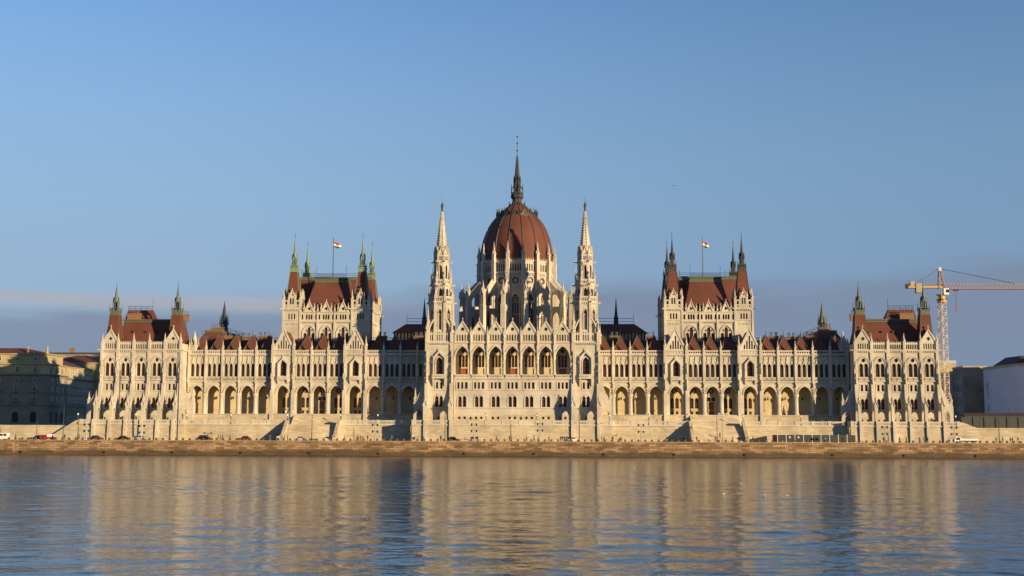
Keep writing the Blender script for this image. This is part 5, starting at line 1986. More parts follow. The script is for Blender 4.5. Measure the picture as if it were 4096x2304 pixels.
h_ = house('set_back_house', 'brown set back top of a house showing over the pale modern house', 172, 186, 134, 150, 33.0, 'facade_ochre', ('flat', 1.4, 'facade_pale'))
i_ = house('dark_slate_house', 'dark house with flat lit parapet at the right edge of the photo', 201, 236, 99, 126, 32.0, 'facade_ochre', ('hip', 3.5, 'roofdark'), ((31.2, .3),))
j_ = house('quayside_office', 'large grey quayside office block beyond the right edge', 216, 275, 16, 50, 36.0, 'facade_grey', ('flat', 1.2, 'roofdark'), ((34, .4),))
wins_on(j_, 'front', ['tall'] * 5, 12, [8, 13, 18, 23, 28], 3)
k_ = thing('site_hoarding', 'low dark hoarding and shed roofs along the street at the foot of the lilac wall', 'hoarding', (170, 40, 4.5))
hb = MB('screen_dark')
hb.box(-12, 40, -.1, .1, 0, 4.2)
hb.build('panel', k_)
hp = MB('iron')
for i in range(14):
    hp.box(-12 + i * 4, -11.8 + i * 4, -.35, -.1, 0, 4.6)
hp.build('post', k_)
hr = MB('iron')
hr.hip(-10, 16, 2, 9, 0, -10, 16, 2, 9, 5.0)
hr.mat('roofdark')
hr.hip(-10.5, 16.5, 1.6, 9.4, 5.0, -10, 16, 3, 8, 5.8)
hr.build('shed', k_)

# ================================================================== TOWER CRANE
CXX, CYY = 143.4, 9.0
cr = thing('tower_crane', 'yellow and white lattice tower crane with long pinkish jib behind the right end pavilion', 'crane', (CXX, CYY, 4.5), R(24))


def lattice(mb, p0, p1, w, step, r=.09, tri=False, wtop=None):
    """square lattice boom between two points along z or x"""
    p0, p1 = Vector(p0), Vector(p1)
    d = p1 - p0
    L_ = d.length
    d.normalize()
    e1 = d.cross(Vector((0, 1, 0))).normalized() if abs(d.y) < .9 else Vector((1, 0, 0))
    e2 = d.cross(e1)
    n = max(1, int(L_ / step))
    cs = [(-1, -1), (1, -1), (1, 1), (-1, 1)]

    def c(i, k):
        t = i / n
        ww = w if wtop is None else w + (wtop - w) * t
        return p0 + d * (L_ * t) + e1 * (cs[k][0] * ww / 2) + e2 * (cs[k][1] * ww / 2)
    for k in range(4):
        mb.tube([tuple(c(0, k)), tuple(c(n, k))], r * 1.5, 4)
    for i in range(n):
        for k in range(4):
            k2 = (k + 1) % 4
            if i % 2:
                mb.tube([tuple(c(i, k)), tuple(c(i + 1, k2))], r, 4)
            else:
                mb.tube([tuple(c(i, k2)), tuple(c(i + 1, k))], r, 4)
            mb.tube([tuple(c(i + 1, k)), tuple(c(i + 1, k2))], r * .8, 4)


zo = 4.5
ms = MB('crane_pale')
lattice(ms, (0, 0, 0), (0, 0, 47.0 - zo), 2.0, 1.9, .1)
ms.box(-1.6, 1.6, -1.6, 1.6, 0, .8)
ms.build('mast', cr)
sl_ = MB('crane_yellow')
sl_.frus(0, 0, 46.8 - zo, 1.5, 47.6 - zo, 1.6, 12)
sl_.frus(0, 0, 47.6 - zo, 1.1, 49.0 - zo, 1.1, 12)
sl_.box(-1.2, 1.2, -1.2, 1.2, 49.0 - zo, 49.5 - zo)
sl_.mat('iron')
sl_.frus(0, 0, 47.55 - zo, 1.75, 47.8 - zo, 1.75, 12)
sl_.build('slewing_ring', cr)
top = thing('slew', '', '')
for k in ('label', 'category'):
    if k in top:
        del top[k]
top.name = 'upper_works'
top.parent = cr
top.rotation_euler = (0, 0, R(-24))
cb = MB('white')
cb.box(.2, 1.9, -2.0, -.6, 49.2 - zo, 51.3 - zo)
cb.mat('glass')
cb.box(.9, 1.95, -2.05, -1.2, 49.9 - zo, 50.9 - zo)
cb.build('cab', top)
hd = MB('crane_pink')
lattice(hd, (0, 0, 51.4 - zo), (-.35, 0, 57.6 - zo), 1.9, 1.3, .1, wtop=.7)
hd.mat('crane_pale')
hd.box(-.85, .15, -.5, .5, 57.4 - zo, 58.6 - zo)
hd.build('tower_head', top)
jb = MB('crane_pink')
n = 44
for i in range(n):
    x0, x1 = 1.0 + i * 1.2, 1.0 + (i + 1) * 1.2
    zl, zh = 51.25 - zo, 53.0 - zo
    for s_ in (-.65, .65):
        jb.tube([(x0, s_, zl), (x1, s_, zl)], .13, 4)
        jb.tube([(x0, s_, zl), ((x0 + x1) / 2, 0, zh)], .075, 4)
        jb.tube([((x0 + x1) / 2, 0, zh), (x1, s_, zl)], .075, 4)
    jb.tube([(x0, -.65, zl), (x0, .65, zl)], .06, 4)
    jb.tube([(x0, -.65, zl), (x1, .65, zl)], .06, 4)
    jb.tube([(x0, 0, zh), (x1, 0, zh)], .14, 4)
jb.build('jib', top)
cj = MB('crane_yellow')
for s_ in (-.7, .7):
    cj.box(-11.2, 1.0, s_ - .12, s_ + .12, 51.6 - zo, 52.2 - zo)
for i in range(9):
    cj.box(-11 + i * 1.4, -10.85 + i * 1.4, -.7, .7, 51.7 - zo, 51.9 - zo)
for s_ in (-.75, .75):
    cj.tube([(-11, s_, 53.2 - zo), (0, s_, 53.2 - zo)], .04, 4)
cj.build('counter_jib', top)
cw = MB('concrete')
for i in range(3):
    cw.box(-8.6 + i * .62, -8.04 + i * .62, -1.0, 1.0, 50.0 - zo, 53.1 - zo)
cw.build('counterweight', top)
wn = MB('steel')
wn.box(-10.4, -9.0, -.7, .7, 52.3 - zo, 53.9 - zo)
wn.mat('iron')
wn.box(-11.9, -10.8, -.6, .6, 51.5 - zo, 53.0 - zo)
wn.build('winch', top)
pd = MB('iron')
pd.tube([(-.3, 0, 58.2 - zo), (24.5, 0, 53.1 - zo)], .09, 5)
pd.tube([(-.4, 0, 58.2 - zo), (-10, 0, 52.4 - zo)], .05, 5)
pd.build('pendant_rope', top)
tr = MB('iron')
tr.box(4.0, 5.6, -.7, .7, 50.75 - zo, 51.1 - zo)
tr.build('trolley', top)
hk = MB('iron')
hk.tube([(4.6, .2, 50.8 - zo), (4.6, .2, 45.5 - zo)], .03, 4)
hk.tube([(4.9, .2, 50.8 - zo), (4.9, .2, 45.5 - zo)], .03, 4)
hk.mat('red')
hk.box(4.5, 5.0, 0, .4, 44.8 - zo, 45.7 - zo)
hk.mat('iron')
hk.tube([(4.75, .2, 44.8 - zo), (4.75, .2, 43.6 - zo), (4.95, .2, 43.4 - zo), (4.75, .2, 43.2 - zo)], .07, 5)
hk.build('hook_block', top)

# ================================================================== FLAGS ON THE CHAMBER ROOFS
for fl, lab in ((-1, 'red, white and green flag flying over the left chamber roof with green spires'), (1, 'red, white and green flag flying over the right chamber roof with dark spires')):
    px, pz = at(1334.5 if fl < 0 else 2809.5, 954 if fl < 0 else 951, 19)
    bz = 56.6
    t = thing('flagpole', lab, 'flag', (px, 19, bz), 0, 'flags on the chamber roofs')
    mb = MB('iron')
    mb.tube([(0, 0, 0), (0, 0, pz - bz)], [.17, .1], 8)
    mb.lathe(0, 0, [(pz - bz, .06), (pz - bz + .1, .16), (pz - bz + .25, .05)], 8)
    mb.build('pole', t)
    H = 2.05 if fl < 0 else 2.1
    Lf = 2.6 if fl < 0 else 2.1
    zt = pz - bz - 1.25
    fb = MB('red')
    nx = 14
    for s_, mname in enumerate(('red', 'white', 'green')):
        fb.mat(mname)
        for side in (0, .03):
            rows = []
            for r_ in (0, 1):
                row = []
                for i in range(nx + 1):
                    q = i / nx
                    x = Lf * q
                    yy = .28 * math.sin(q * 7) * q + side
                    zz = zt - (s_ + r_) * H / 3 * (1 - .18 * q) - (.75 if fl < 0 else 1.0) * q ** 1.15 + .1 * math.sin(q * 9)
                    row.append((x + .08, yy, zz))
                rows.append(row)
            fb.loft(rows, closed=False)
    fb.build('flag', t)
# ================================================================== PEOPLE
for nm, c in (('coat_black', (.018, .016, .018)), ('coat_brown', (.10, .05, .028)), ('coat_red', (.42, .035, .02)), ('coat_grey', (.16, .15, .15)),
              ('coat_orange', (.50, .24, .06)), ('coat_white', (.62, .60, .56)), ('coat_navy', (.03, .045, .10)), ('trousers', (.022, .022, .028)), ('jeans', (.05, .07, .12))):
    plain(nm, c, .8, 0, .2, .15, 6)


def skinned(joints, links, name):
    """one continuous body grown over a skeleton; joints: name -> (x, y, z, radius); the figure faces -y"""
    names = list(joints)
    me = bpy.data.meshes.new(name)
    me.from_pydata([joints[n][:3] for n in names], [(names.index(a), names.index(b)) for a, b in links], [])
    o = bpy.data.objects.new(name, me)
    col.objects.link(o)
    sk = o.modifiers.new('skin', 'SKIN')
    sk.use_smooth_shade = True
    for i, n in enumerate(names):
        r = joints[n][3]
        me.skin_vertices[0].data[i].radius = (r, r * (joints[n][4] if len(joints[n]) > 4 else 1))
        me.skin_vertices[0].data[i].use_root = n == 'pelvis'
    sb = o.modifiers.new('sub', 'SUBSURF')
    sb.levels = sb.render_levels = 1
    dg = bpy.context.evaluated_depsgraph_get()
    out = bpy.data.meshes.new_from_object(o.evaluated_get(dg))
    bpy.data.objects.remove(o)
    return out


def person_mesh(pose):
    J = {'pelvis': (0, 0, .95, .15, .75), 'waist': (0, 0, 1.12, .14, .72), 'chest': (0, -.01, 1.36, .17, .68), 'neck': (0, 0, 1.5, .06), 'chin': (0, -.03, 1.58, .075), 'head': (0, -.02, 1.68, .095), 'crown': (0, 0, 1.76, .06), 'nose': (0, -.125, 1.655, .016)}
    K = [('pelvis', 'waist'), ('waist', 'chest'), ('chest', 'neck'), ('neck', 'chin'), ('chin', 'head'), ('head', 'crown'), ('head', 'nose')]
    swing = {'walk': .24, 'stand': .03, 'stride': .34, 'bend': .1, 'sit': 0, 'leap': .45}[pose]
    for s_, n in ((-1, 'a'), (1, 'b')):
        f = s_ * swing
        J['hip' + n] = (s_ * .1, 0, .88, .10)
        J['knee' + n] = (s_ * .11, -f * .55 - .03, .5, .068)
        J['ankle' + n] = (s_ * .11, -f + (.06 if f < 0 else 0), .09 + (.05 if f < 0 else 0), .045)
        J['toe' + n] = (s_ * .12, -f - .15, .04 + (.01 if f < 0 else 0), .04)
        J['shoulder' + n] = (s_ * .19, 0, 1.42, .075)
        J['elbow' + n] = (s_ * .25, f * .45 + .03, 1.14, .05)
        J['wrist' + n] = (s_ * .26, f * .8 - .06, .9, .033)
        J['palm' + n] = (s_ * .26, f * .85 - .08, .84, .036)
        J['thumb' + n] = (s_ * .235, f * .85 - .13, .82, .012)
        for i in range(4):
            J['finger%d' % i + n] = (s_ * (.255 + .004 * i), f * .9 - .115 + .022 * i, .755 + .012 * abs(i - 1.4), .011)
            K.append(('palm' + n, 'finger%d' % i + n))
        K += [('pelvis', 'hip' + n), ('hip' + n, 'knee' + n), ('knee' + n, 'ankle' + n), ('ankle' + n, 'toe' + n), ('chest', 'shoulder' + n), ('shoulder' + n, 'elbow' + n), ('elbow' + n, 'wrist' + n), ('wrist' + n, 'palm' + n), ('palm' + n, 'thumb' + n)]
    if pose in ('bend', 'sit'):
        a = R(48) if pose == 'bend' else R(8)
        pz = .95
        for k in list(J):
            if k in ('waist', 'chest', 'neck', 'chin', 'head', 'crown', 'nose') or k[:-1] in ('shoulder', 'elbow', 'wrist', 'palm', 'thumb', 'finger0', 'finger1', 'finger2', 'finger3'):
                x, y, z = J[k][:3]
                y2, z2 = y * math.cos(a) - (z - pz) * math.sin(a), y * math.sin(a) + (z - pz) * math.cos(a) + pz
                J[k] = (x, y2, z2) + J[k][3:]
    if pose == 'sit':
        for k in list(J):
            x, y, z = J[k][:3]
            if k.startswith('knee'):
                y, z = -.42, .52
            elif k.startswith('ankle'):
                y, z = -.44, .09
            elif k.startswith('toe'):
                y, z = -.6, .05
            elif k.startswith(('wrist', 'palm', 'thumb', 'finger')):
                y, z = y - .2, z - .3
            else:
                z = z - .42
            J[k] = (x, y, z) + J[k][3:]
    if pose == 'leap':
        for k in list(J):
            x, y, z = J[k][:3]
            if k[:-1] in ('elbow', 'wrist', 'palm', 'thumb', 'finger0', 'finger1', 'finger2', 'finger3'):
                s_ = 1 if k.endswith('b') else -1
                J[k] = (s_ * (abs(x) + .25), y, 1.42 + (1.42 - z) * .6) + J[k][3:]
    me = skinned(J, K, 'person')
    return me


POSES = {}
HAIR = {}
for p in ('walk', 'stand', 'stride', 'bend', 'sit', 'leap'):
    POSES[p] = person_mesh(p)
COLMESH = {}


def person_cm(pose, coat, legs):
    key = (pose, coat, legs)
    if key in COLMESH:
        return COLMESH[key]
    me = POSES[pose].copy()
    me.materials.clear()
    for m_ in (coat, legs, 'skin', 'dark'):
        me.materials.append(MAT[m_])
    off = .42 if pose == 'sit' else 0
    for pl in me.polygons:
        c = pl.center
        z = c.z + (off if c.z > .5 else 0)
        hx = abs(c.x)
        if c.z < .1:
            k = 3
        elif pose == 'bend':
            k = 0 if z > .8 and c.y > -.62 else (2 if z > .8 else 1)
            if hx > .2 and z < .95 and c.y < -.1:
                k = 2
        elif z > 1.52 and hx < .13:
            k = 2
        elif hx > .2 and z < .88 and pose != 'leap':
            k = 2
        elif pose == 'leap' and hx > .42 and z > 1.7:
            k = 2
        elif z > .80:
            k = 0
        else:
            k = 1
        pl.material_index = k
    COLMESH[key] = me
    return me


def hair_mesh(pose):
    if pose not in HAIR:
        mb = MB('hair')
        mb.smooth = True
        hz, hy = 1.70, .005
        if pose == 'bend':
            a = R(48)
            y2, z2 = hy * math.cos(a) - (hz - .95) * math.sin(a), hy * math.sin(a) + (hz - .95) * math.cos(a) + .95
            hy, hz = y2, z2
        elif pose == 'sit':
            a = R(8)
            hy, hz = -(hz - .95) * math.sin(a), (hz - .95) * math.cos(a) + .95 - .42
        mb.lathe(0, hy + .012, [(hz - .07, .10), (hz, .108), (hz + .06, .09), (hz + .1, .04)], 10)
        HAIR[pose] = mb.mesh('hair')
    return HAIR[pose]


def person(u, Y, pose, coat, label, face=0, legs='trousers', z=0.0, group='people walking along the quay'):
    x, _ = at(u, 1764, Y)
    t = thing('person', label, 'person', (x, Y, z), R(face), group)
    link('body', person_cm(pose, coat, legs), t)
    link('hair', hair_mesh(pose), t)
    return t


L_, R__ = 90, -90     # facing left / right in the photo  (figure faces -y at 0)
PZ = .13
PEOPLE = [
    (62, -33.2, 'walk', 'coat_black', 'person in black coat walking beside the dark bench nearest the white van', -90, 'trousers'),
    (219, -33.0, 'walk', 'coat_brown', 'person in brown jacket walking just behind the red pickup with white cover', 90, 'jeans'),
    (257, -33.4, 'stand', 'coat_black', 'person in dark clothes standing by the dark pole below the sloping ramp end', 0, 'trousers'),
    (316, -33.2, 'walk', 'coat_brown', 'person in dark brown coat under the leftmost terrace buttress', -90, 'trousers'),
    (423, -33.0, 'bend', 'coat_black', 'person in black bending forward between the dark hatchback and the black saloons', -90, 'trousers'),
    (455, -33.6, 'stand', 'coat_orange', 'person in light orange coat and pale trousers standing left of the black saloon', 20, 'coat_white'),
    (678, -33.2, 'walk', 'coat_grey', 'person in grey coat walking under the terrace right of the silver estate car', 90, 'trousers'),
    (872, -33.2, 'walk', 'coat_black', 'person in black walking just right of the black family car', -90, 'trousers'),
    (882, -33.5, 'walk', 'coat_red', 'person in red jacket walking with two others beside the black family car', -90, 'jeans'),
    (890, -33.0, 'walk', 'coat_brown', 'person in rust brown coat, last of the trio beside the black family car', -90, 'trousers'),
    (1075, -32.6, 'stand', 'coat_navy', 'person in navy standing inside the dark triangular shadow left of the left stairs', 0, 'trousers'),
    (1081, -32.2, 'stand', 'coat_grey', 'person in grey standing inside the dark triangular shadow left of the left stairs', 90, 'trousers'),
    (1124, -33.3, 'stand', 'coat_black', 'person in black at the foot of the left stair wall, next to the white box', -90, 'trousers'),
    (1131, -33.0, 'stand', 'coat_brown', 'person in tall brown coat standing at the foot of the left stairs', 90, 'trousers'),
    (1138, -33.3, 'walk', 'coat_grey', 'person in grey jacket at the foot of the left stairs', -90, 'jeans'),
    (1149, -32.8, 'stand', 'coat_brown', 'person in dark brown standing left of the floodlight pole at the left stairs', 90, 'trousers'),
    (1326, -33.0, 'bend', 'coat_black', 'person in black stooping at the right side wall of the left stairs', 90, 'trousers'),
    (1379, -33.2, 'walk', 'coat_brown', 'person in dark brown coat walking alone right of the left stairs', 90, 'trousers'),
    (1428, -33.4, 'walk', 'coat_black', 'person in black coat leading the group between the left stairs and the shaded wall', -90, 'trousers'),
    (1434, -33.1, 'walk', 'coat_brown', 'person in brown close behind the leader of the group left of the shaded wall', -90, 'jeans'),
    (1442, -33.6, 'stand', 'coat_red', 'small person in dull red in the group left of the shaded wall', 0, 'trousers'),
    (1451, -33.2, 'stride', 'coat_brown', 'person in brown striding along in the group left of the shaded wall', -90, 'trousers'),
    (1470, -33.2, 'stand', 'coat_brown', 'person in rust brown standing apart, left of the floodlight mast by the shaded wall', 0, 'trousers'),
    (1529, -33.0, 'walk', 'coat_black', 'person in black walking in a pair at the edge of the shaded terrace wall', 90, 'trousers'),
    (1535, -33.4, 'walk', 'coat_brown', 'person in brown walking in a pair at the edge of the shaded terrace wall', 90, 'trousers'),
    (1558, -33.0, 'bend', 'coat_black', 'person in black leaning forward in front of the shaded terrace wall', 90, 'trousers'),
    (1567, -33.4, 'stand', 'coat_grey', 'person in grey top upright in front of the shaded terrace wall', 0, 'jeans'),
    (1687, -33.2, 'walk', 'coat_brown', 'person in brown at the first buttress of the central terrace wall', 90, 'trousers'),
    (1693, -33.5, 'stride', 'coat_grey', 'person in grey striding past the first buttress of the central terrace wall', 90, 'trousers'),
    (1763, -33.1, 'stand', 'coat_brown', 'person in dark red brown coat left of the black hatchback below the left spire tower', -20, 'trousers'),
    (1772, -33.4, 'walk', 'coat_white', 'person in pale jacket at the tail of the black hatchback below the left tower', 90, 'trousers'),
    (1857, -33.0, 'sit', 'coat_brown', 'person in brown sitting on the reddish bench right of the black hatchback', 90, 'trousers'),
    (1866, -33.0, 'sit', 'coat_red', 'person in red brown sitting on the right end of the reddish bench', 90, 'trousers'),
    (1985, -33.2, 'walk', 'coat_black', 'person in black walking alone below the second lamp on the central terrace', 90, 'trousers'),
    (2038, -32.8, 'stand', 'coat_brown', 'short person in brown standing alone below the middle of the palace', 0, 'trousers'),
    (2107, -33.2, 'walk', 'coat_red', 'person in bright red jacket walking below the dome', 90, 'trousers'),
    (2134, -33.1, 'stand', 'coat_black', 'person in black next to a pale companion left of the right floodlight mast', 90, 'trousers'),
    (2139, -33.5, 'walk', 'coat_white', 'person in white jacket left of the right floodlight mast below the centre', 90, 'jeans'),
    (2152, -33.2, 'walk', 'coat_navy', 'person in dark navy just left of the right floodlight mast below the centre', 90, 'trousers'),
    (2196, -33.2, 'walk', 'coat_brown', 'person in brown passing behind the reddish bench right of the floodlight mast', -90, 'trousers'),
    (2243, -33.0, 'stand', 'coat_grey', 'person in grey, leftmost of the dark crowd by the white estate car', 0, 'trousers'),
    (2251, -33.3, 'stand', 'coat_black', 'person in black and white shoes in the crowd by the white estate car', 30, 'jeans'),
    (2259, -33.0, 'stand', 'coat_navy', 'person in navy in the middle of the crowd by the white estate car', -40, 'trousers'),
    (2268, -32.4, 'stand', 'coat_black', 'tall person in black behind the bonnet of the white estate car', 10, 'trousers'),
    (2276, -32.2, 'walk', 'coat_brown', 'person in brown at the back of the crowd by the white estate car', 90, 'trousers'),
    (2284, -32.4, 'stand', 'coat_red', 'person in dark red, rightmost of the crowd behind the white estate car', 0, 'trousers'),
    (2390, -33.2, 'bend', 'coat_black', 'person in black leaning over below the right spire tower', -90, 'trousers'),
    (2407, -33.2, 'stand', 'coat_brown', 'person in brown, left one of the pair below the right spire tower', 90, 'trousers'),
    (2416, -33.5, 'walk', 'coat_brown', 'person in tan brown, right one of the pair below the right spire tower', -90, 'jeans'),
    (2451, -33.2, 'stand', 'coat_black', 'person in black coat standing alone right of the right spire tower', 0, 'trousers'),
    (2478, -33.0, 'bend', 'coat_black', 'person in black crouching over a bag right of the right spire tower', 90, 'trousers'),
    (2484, -33.4, 'sit', 'coat_navy', 'person in navy sitting low on the kerb right of the right spire tower', 0, 'jeans'),
    (2667, -33.2, 'walk', 'coat_brown', 'person in light brown at the tip of the triangular shadow left of the right stairs', 90, 'coat_white'),
    (2734, -32.8, 'walk', 'coat_black', 'person in black inside the triangular shadow at the right stairs', 90, 'trousers'),
    (2741, -33.2, 'walk', 'coat_navy', 'person in navy inside the triangular shadow at the right stairs', 90, 'trousers'),
    (2787, -33.2, 'stand', 'coat_brown', 'person in dark brown at the left foot of the right stairs', 0, 'trousers'),
    (2836, -33.2, 'stand', 'coat_white', 'person in white top beside a bench at the foot of the right stairs', 0, 'trousers'),
    (2862, -33.4, 'stride', 'coat_red', 'person in bright orange red jacket left of the dark pole at the right stairs', 90, 'trousers'),
    (2931, -33.2, 'walk', 'coat_brown', 'person in brown walking right of the twin lamp pole at the right stairs', -90, 'trousers'),
    (2955, -33.1, 'stand', 'coat_red', 'person in dark red, left of the couple by the right wall of the right stairs', 0, 'trousers'),
    (2961, -33.4, 'stand', 'coat_black', 'person in black, right of the couple by the right wall of the right stairs', 0, 'trousers'),
    (2989, -33.2, 'stand', 'coat_navy', 'person in navy against the lit end of the right stair wall', 90, 'trousers'),
    (3012, -33.3, 'stride', 'coat_black', 'person in black striding right of the right stairs before the dark site fence', -90, 'trousers'),
    (3178, -33.2, 'walk', 'coat_grey', 'person in grey walking before the third panel of the dark site fence', 90, 'jeans'),
    (3298, -33.2, 'bend', 'coat_white', 'person in pale jacket bending before the middle of the dark site fence', 90, 'trousers'),
    (3370, -33.4, 'stand', 'coat_black', 'person in black standing before the right end of the dark site fence', 0, 'trousers'),
    (3535, -33.2, 'stand', 'coat_black', 'person in black beside the floodlight mast below the right end pavilion', 0, 'trousers'),
    (3598, -33.2, 'walk', 'coat_brown', 'person in dark brown alone between two buttresses of the right end pavilion', 90, 'trousers'),
    (3625, -33.3, 'walk', 'coat_black', 'person in black in the shadow of the third buttress of the right end pavilion', -90, 'trousers'),
    (3679, -33.2, 'stride', 'coat_black', 'person in black with arms out, left of the trio below the right end pavilion', -90, 'trousers'),
    (3697, -33.4, 'stand', 'coat_grey', 'person in grey, middle of the trio below the right end pavilion', 0, 'jeans'),
    (3711, -33.2, 'walk', 'coat_brown', 'person in brown, right of the trio below the right end pavilion', -90, 'trousers'),
    (3795, -33.2, 'sit', 'coat_black', 'person in black sitting low just left of the rightmost floodlight mast', 0, 'trousers'),
    (3985, -33.2, 'walk', 'coat_black', 'person in black at the dark pole right of the white truck', 90, 'trousers'),
    (4011, -33.4, 'walk', 'coat_red', 'person in bright red right of the white truck', 90, 'trousers'),
    (4042, -33.1, 'walk', 'coat_brown', 'person in brown, left one of the couple near the right edge of the photo', -90, 'trousers'),
    (4050, -33.4, 'walk', 'coat_red', 'person in dull red, right one of the couple near the right edge of the photo', -90, 'trousers'),
    (4072, -33.2, 'walk', 'coat_black', 'person in black, rightmost on the quay', -90, 'trousers'),
]
for u, Y, pose, coat, lab, face, legs in PEOPLE:
    person(u, Y, pose, coat, lab, face, legs, PZ if pose != 'sit' else PZ + (.02 if 'bench' in lab else -.1))
person(2768, -13.0, 'leap', 'coat_brown', 'person in brown with raised arms on the left edge of the right stairs', 60, 'trousers', TZ * (1 - 2.8 / 8.2) - .1, 'people on the stairs')
person(2880, -16.2, 'walk', 'coat_brown', 'person in dark brown climbing the right stairs beside the dark pole', 180, 'trousers', TZ * (1 - 6.0 / 8.2) - .05, 'people on the stairs')

# ================================================================== CARS
def car_root(name, label, u, Y, kind, paint, face, cat='car', group='cars on the quay road'):
    x, _ = at(u, 1762, Y)
    t = thing(name, label, cat, (x, Y, .0), R(0 if face > 0 else 180), group)
    P_ = {'saloon': dict(L=4.6, W=1.78, prof=[(-2.28, .42), (-2.25, .72), (-1.35, .92), (-.62, 1.40), (.75, 1.43), (1.55, 1.02), (2.2, .95), (2.28, .5)], belt=.93, cab=(-1.1, 1.4, -.5, .72, 1.40)),
          'estate': dict(L=4.7, W=1.8, prof=[(-2.3, .42), (-2.28, .75), (-1.3, .97), (-.6, 1.47), (1.5, 1.46), (2.2, 1.0), (2.3, .5)], belt=.97, cab=(-1.1, 2.0, -.5, 1.45, 1.45)),
          'suv': dict(L=4.6, W=1.85, prof=[(-2.25, .48), (-2.2, .9), (-1.2, 1.12), (-.55, 1.66), (1.6, 1.66), (2.15, 1.1), (2.25, .55)], belt=1.1, cab=(-1.0, 2.0, -.45, 1.55, 1.63)),
          'hatch': dict(L=4.0, W=1.72, prof=[(-1.98, .42), (-1.95, .75), (-1.15, .95), (-.5, 1.46), (1.0, 1.47), (1.85, 1.0), (1.98, .5)], belt=.95, cab=(-.98, 1.65, -.4, 1.0, 1.44))}[kind]
    W = P_['W'] / 2
    body = MB(paint)
    pts = P_['prof']
    zb = .26
    rings = []
    for w_, zz in ((.93, 0), (1, 1)):
        pass
    lower = [(a, z) for a, z in pts]
    body.loft([[(pts[0][0] + .05, s_ * W * .94, zb) for s_ in (-1, 1)] + [(pts[-1][0] - .05, s_ * W * .94, zb) for s_ in (1, -1)],
               [(pts[0][0], s_ * W, .5) for s_ in (-1, 1)] + [(pts[-1][0], s_ * W, .5) for s_ in (1, -1)],
               [(pts[1][0] + .02, s_ * W * .98, .75) for s_ in (-1, 1)] + [(pts[-2][0] - .0, s_ * W * .98, .8) for s_ in (1, -1)],
               [(pts[1][0] + .2, s_ * W * .9, P_['belt'] - .12) for s_ in (-1, 1)] + [(pts[-2][0] - .1, s_ * W * .93, P_['belt'] - .02) for s_ in (1, -1)]], cap0=True, cap1=True)
    a, b_, c_, d_, zr = P_['cab']
    bz = P_['belt'] - .1
    body.loft([[(a, -W * .9, bz), (b_, -W * .9, bz), (b_, W * .9, bz), (a, W * .9, bz)],
               [(c_, -W * .72, zr), (d_, -W * .72, zr), (d_, W * .72, zr), (c_, W * .72, zr)],
               [(c_ + .25, -W * .55, zr + .05), (d_ - .2, -W * .55, zr + .05), (d_ - .2, W * .55, zr + .05), (c_ + .25, W * .55, zr + .05)]], cap1=True)
    body.mat('dark')
    body.box(pts[0][0] - .03, pts[0][0] + .3, -W * .8, W * .8, .3, .42)
    body.box(pts[-1][0] - .3, pts[-1][0] + .03, -W * .8, W * .8, .32, .45)
    body.build('body', t)
    gl = MB('glass')
    z0, z1 = bz + .1, zr - .06

    def lerp(p, q, k):
        return p + (q - p) * k
    k0, k1 = .1 / (zr - bz), 1 - .06 / (zr - bz)
    for s_ in (-1, 1):
        y0, y1 = s_ * (lerp(W * .9, W * .72, k0) + .012), s_ * (lerp(W * .9, W * .72, k1) + .012)
        xa0, xa1, xb0, xb1 = lerp(a, c_, k0) + .12, lerp(a, c_, k1) + .1, lerp(b_, d_, k0) - .14, lerp(b_, d_, k1) - .1
        m0, m1 = lerp(xa0, xb0, .48), lerp(xa1, xb1, .48)
        for p0, q0, p1, q1 in ((xa0, m0 - .05, xa1, m1 - .05), (m0 + .05, xb0, m1 + .05, xb1)):
            gl.quad((p0, y0, z0), (q0, y0, z0), (q1, y1, z1), (p1, y1, z1))
    for e0, e1, sg in ((a, c_, -1), (b_, d_, 1)):
        x0, x1 = lerp(e0, e1, k0) + sg * .012, lerp(e0, e1, k1) + sg * .012
        gl.quad((x0, -W * .78, z0), (x0, W * .78, z0), (x1, W * .64, z1), (x1, -W * .64, z1))
    gl.build('window', t)
    for wx in (pts[0][0] + .82, pts[-1][0] - .85):
        for s_ in (-1, 1):
            wh = MB('dark')
            wh.T = Matrix.Translation((wx, s_ * (W - .1), .32)) @ Matrix.Rotation(PI / 2, 4, 'X')
            wh.lathe(0, 0, [(-.11, .26), (-.1, .32), (.1, .32), (.11, .26)], 16)
            w_o = wh.build('wheel', t)
            rm = MB('steel')
            rm.T = Matrix.Translation((wx, s_ * (W - .1), .32)) @ Matrix.Rotation(PI / 2, 4, 'X')
            rm.lathe(0, 0, [(-.12, .2), (.12, .2)], 10)
            rm.build('rim', w_o)
    for s_ in (-1, 1):
        hl_ = MB('lampglass')
        hl_.box(pts[0][0] - .02, pts[0][0] + .2, s_ * W * .72 - .17, s_ * W * .72 + .17, .58, .72)
        hl_.build('headlight', t)
        tl = MB('red')
        tl.box(pts[-1][0] - .16, pts[-1][0] + .02, s_ * W * .78 - .12, s_ * W * .78 + .12, .66, .82)
        tl.build('tail_light', t)
    mr_ = MB(paint)
    for s_ in (-1, 1):
        mr_.box(a + .45, a + .6, s_ * (W + .02) - .1, s_ * (W + .02) + .1, bz + .08, bz + .22)
    mr_.build('mirror', t)
    return t


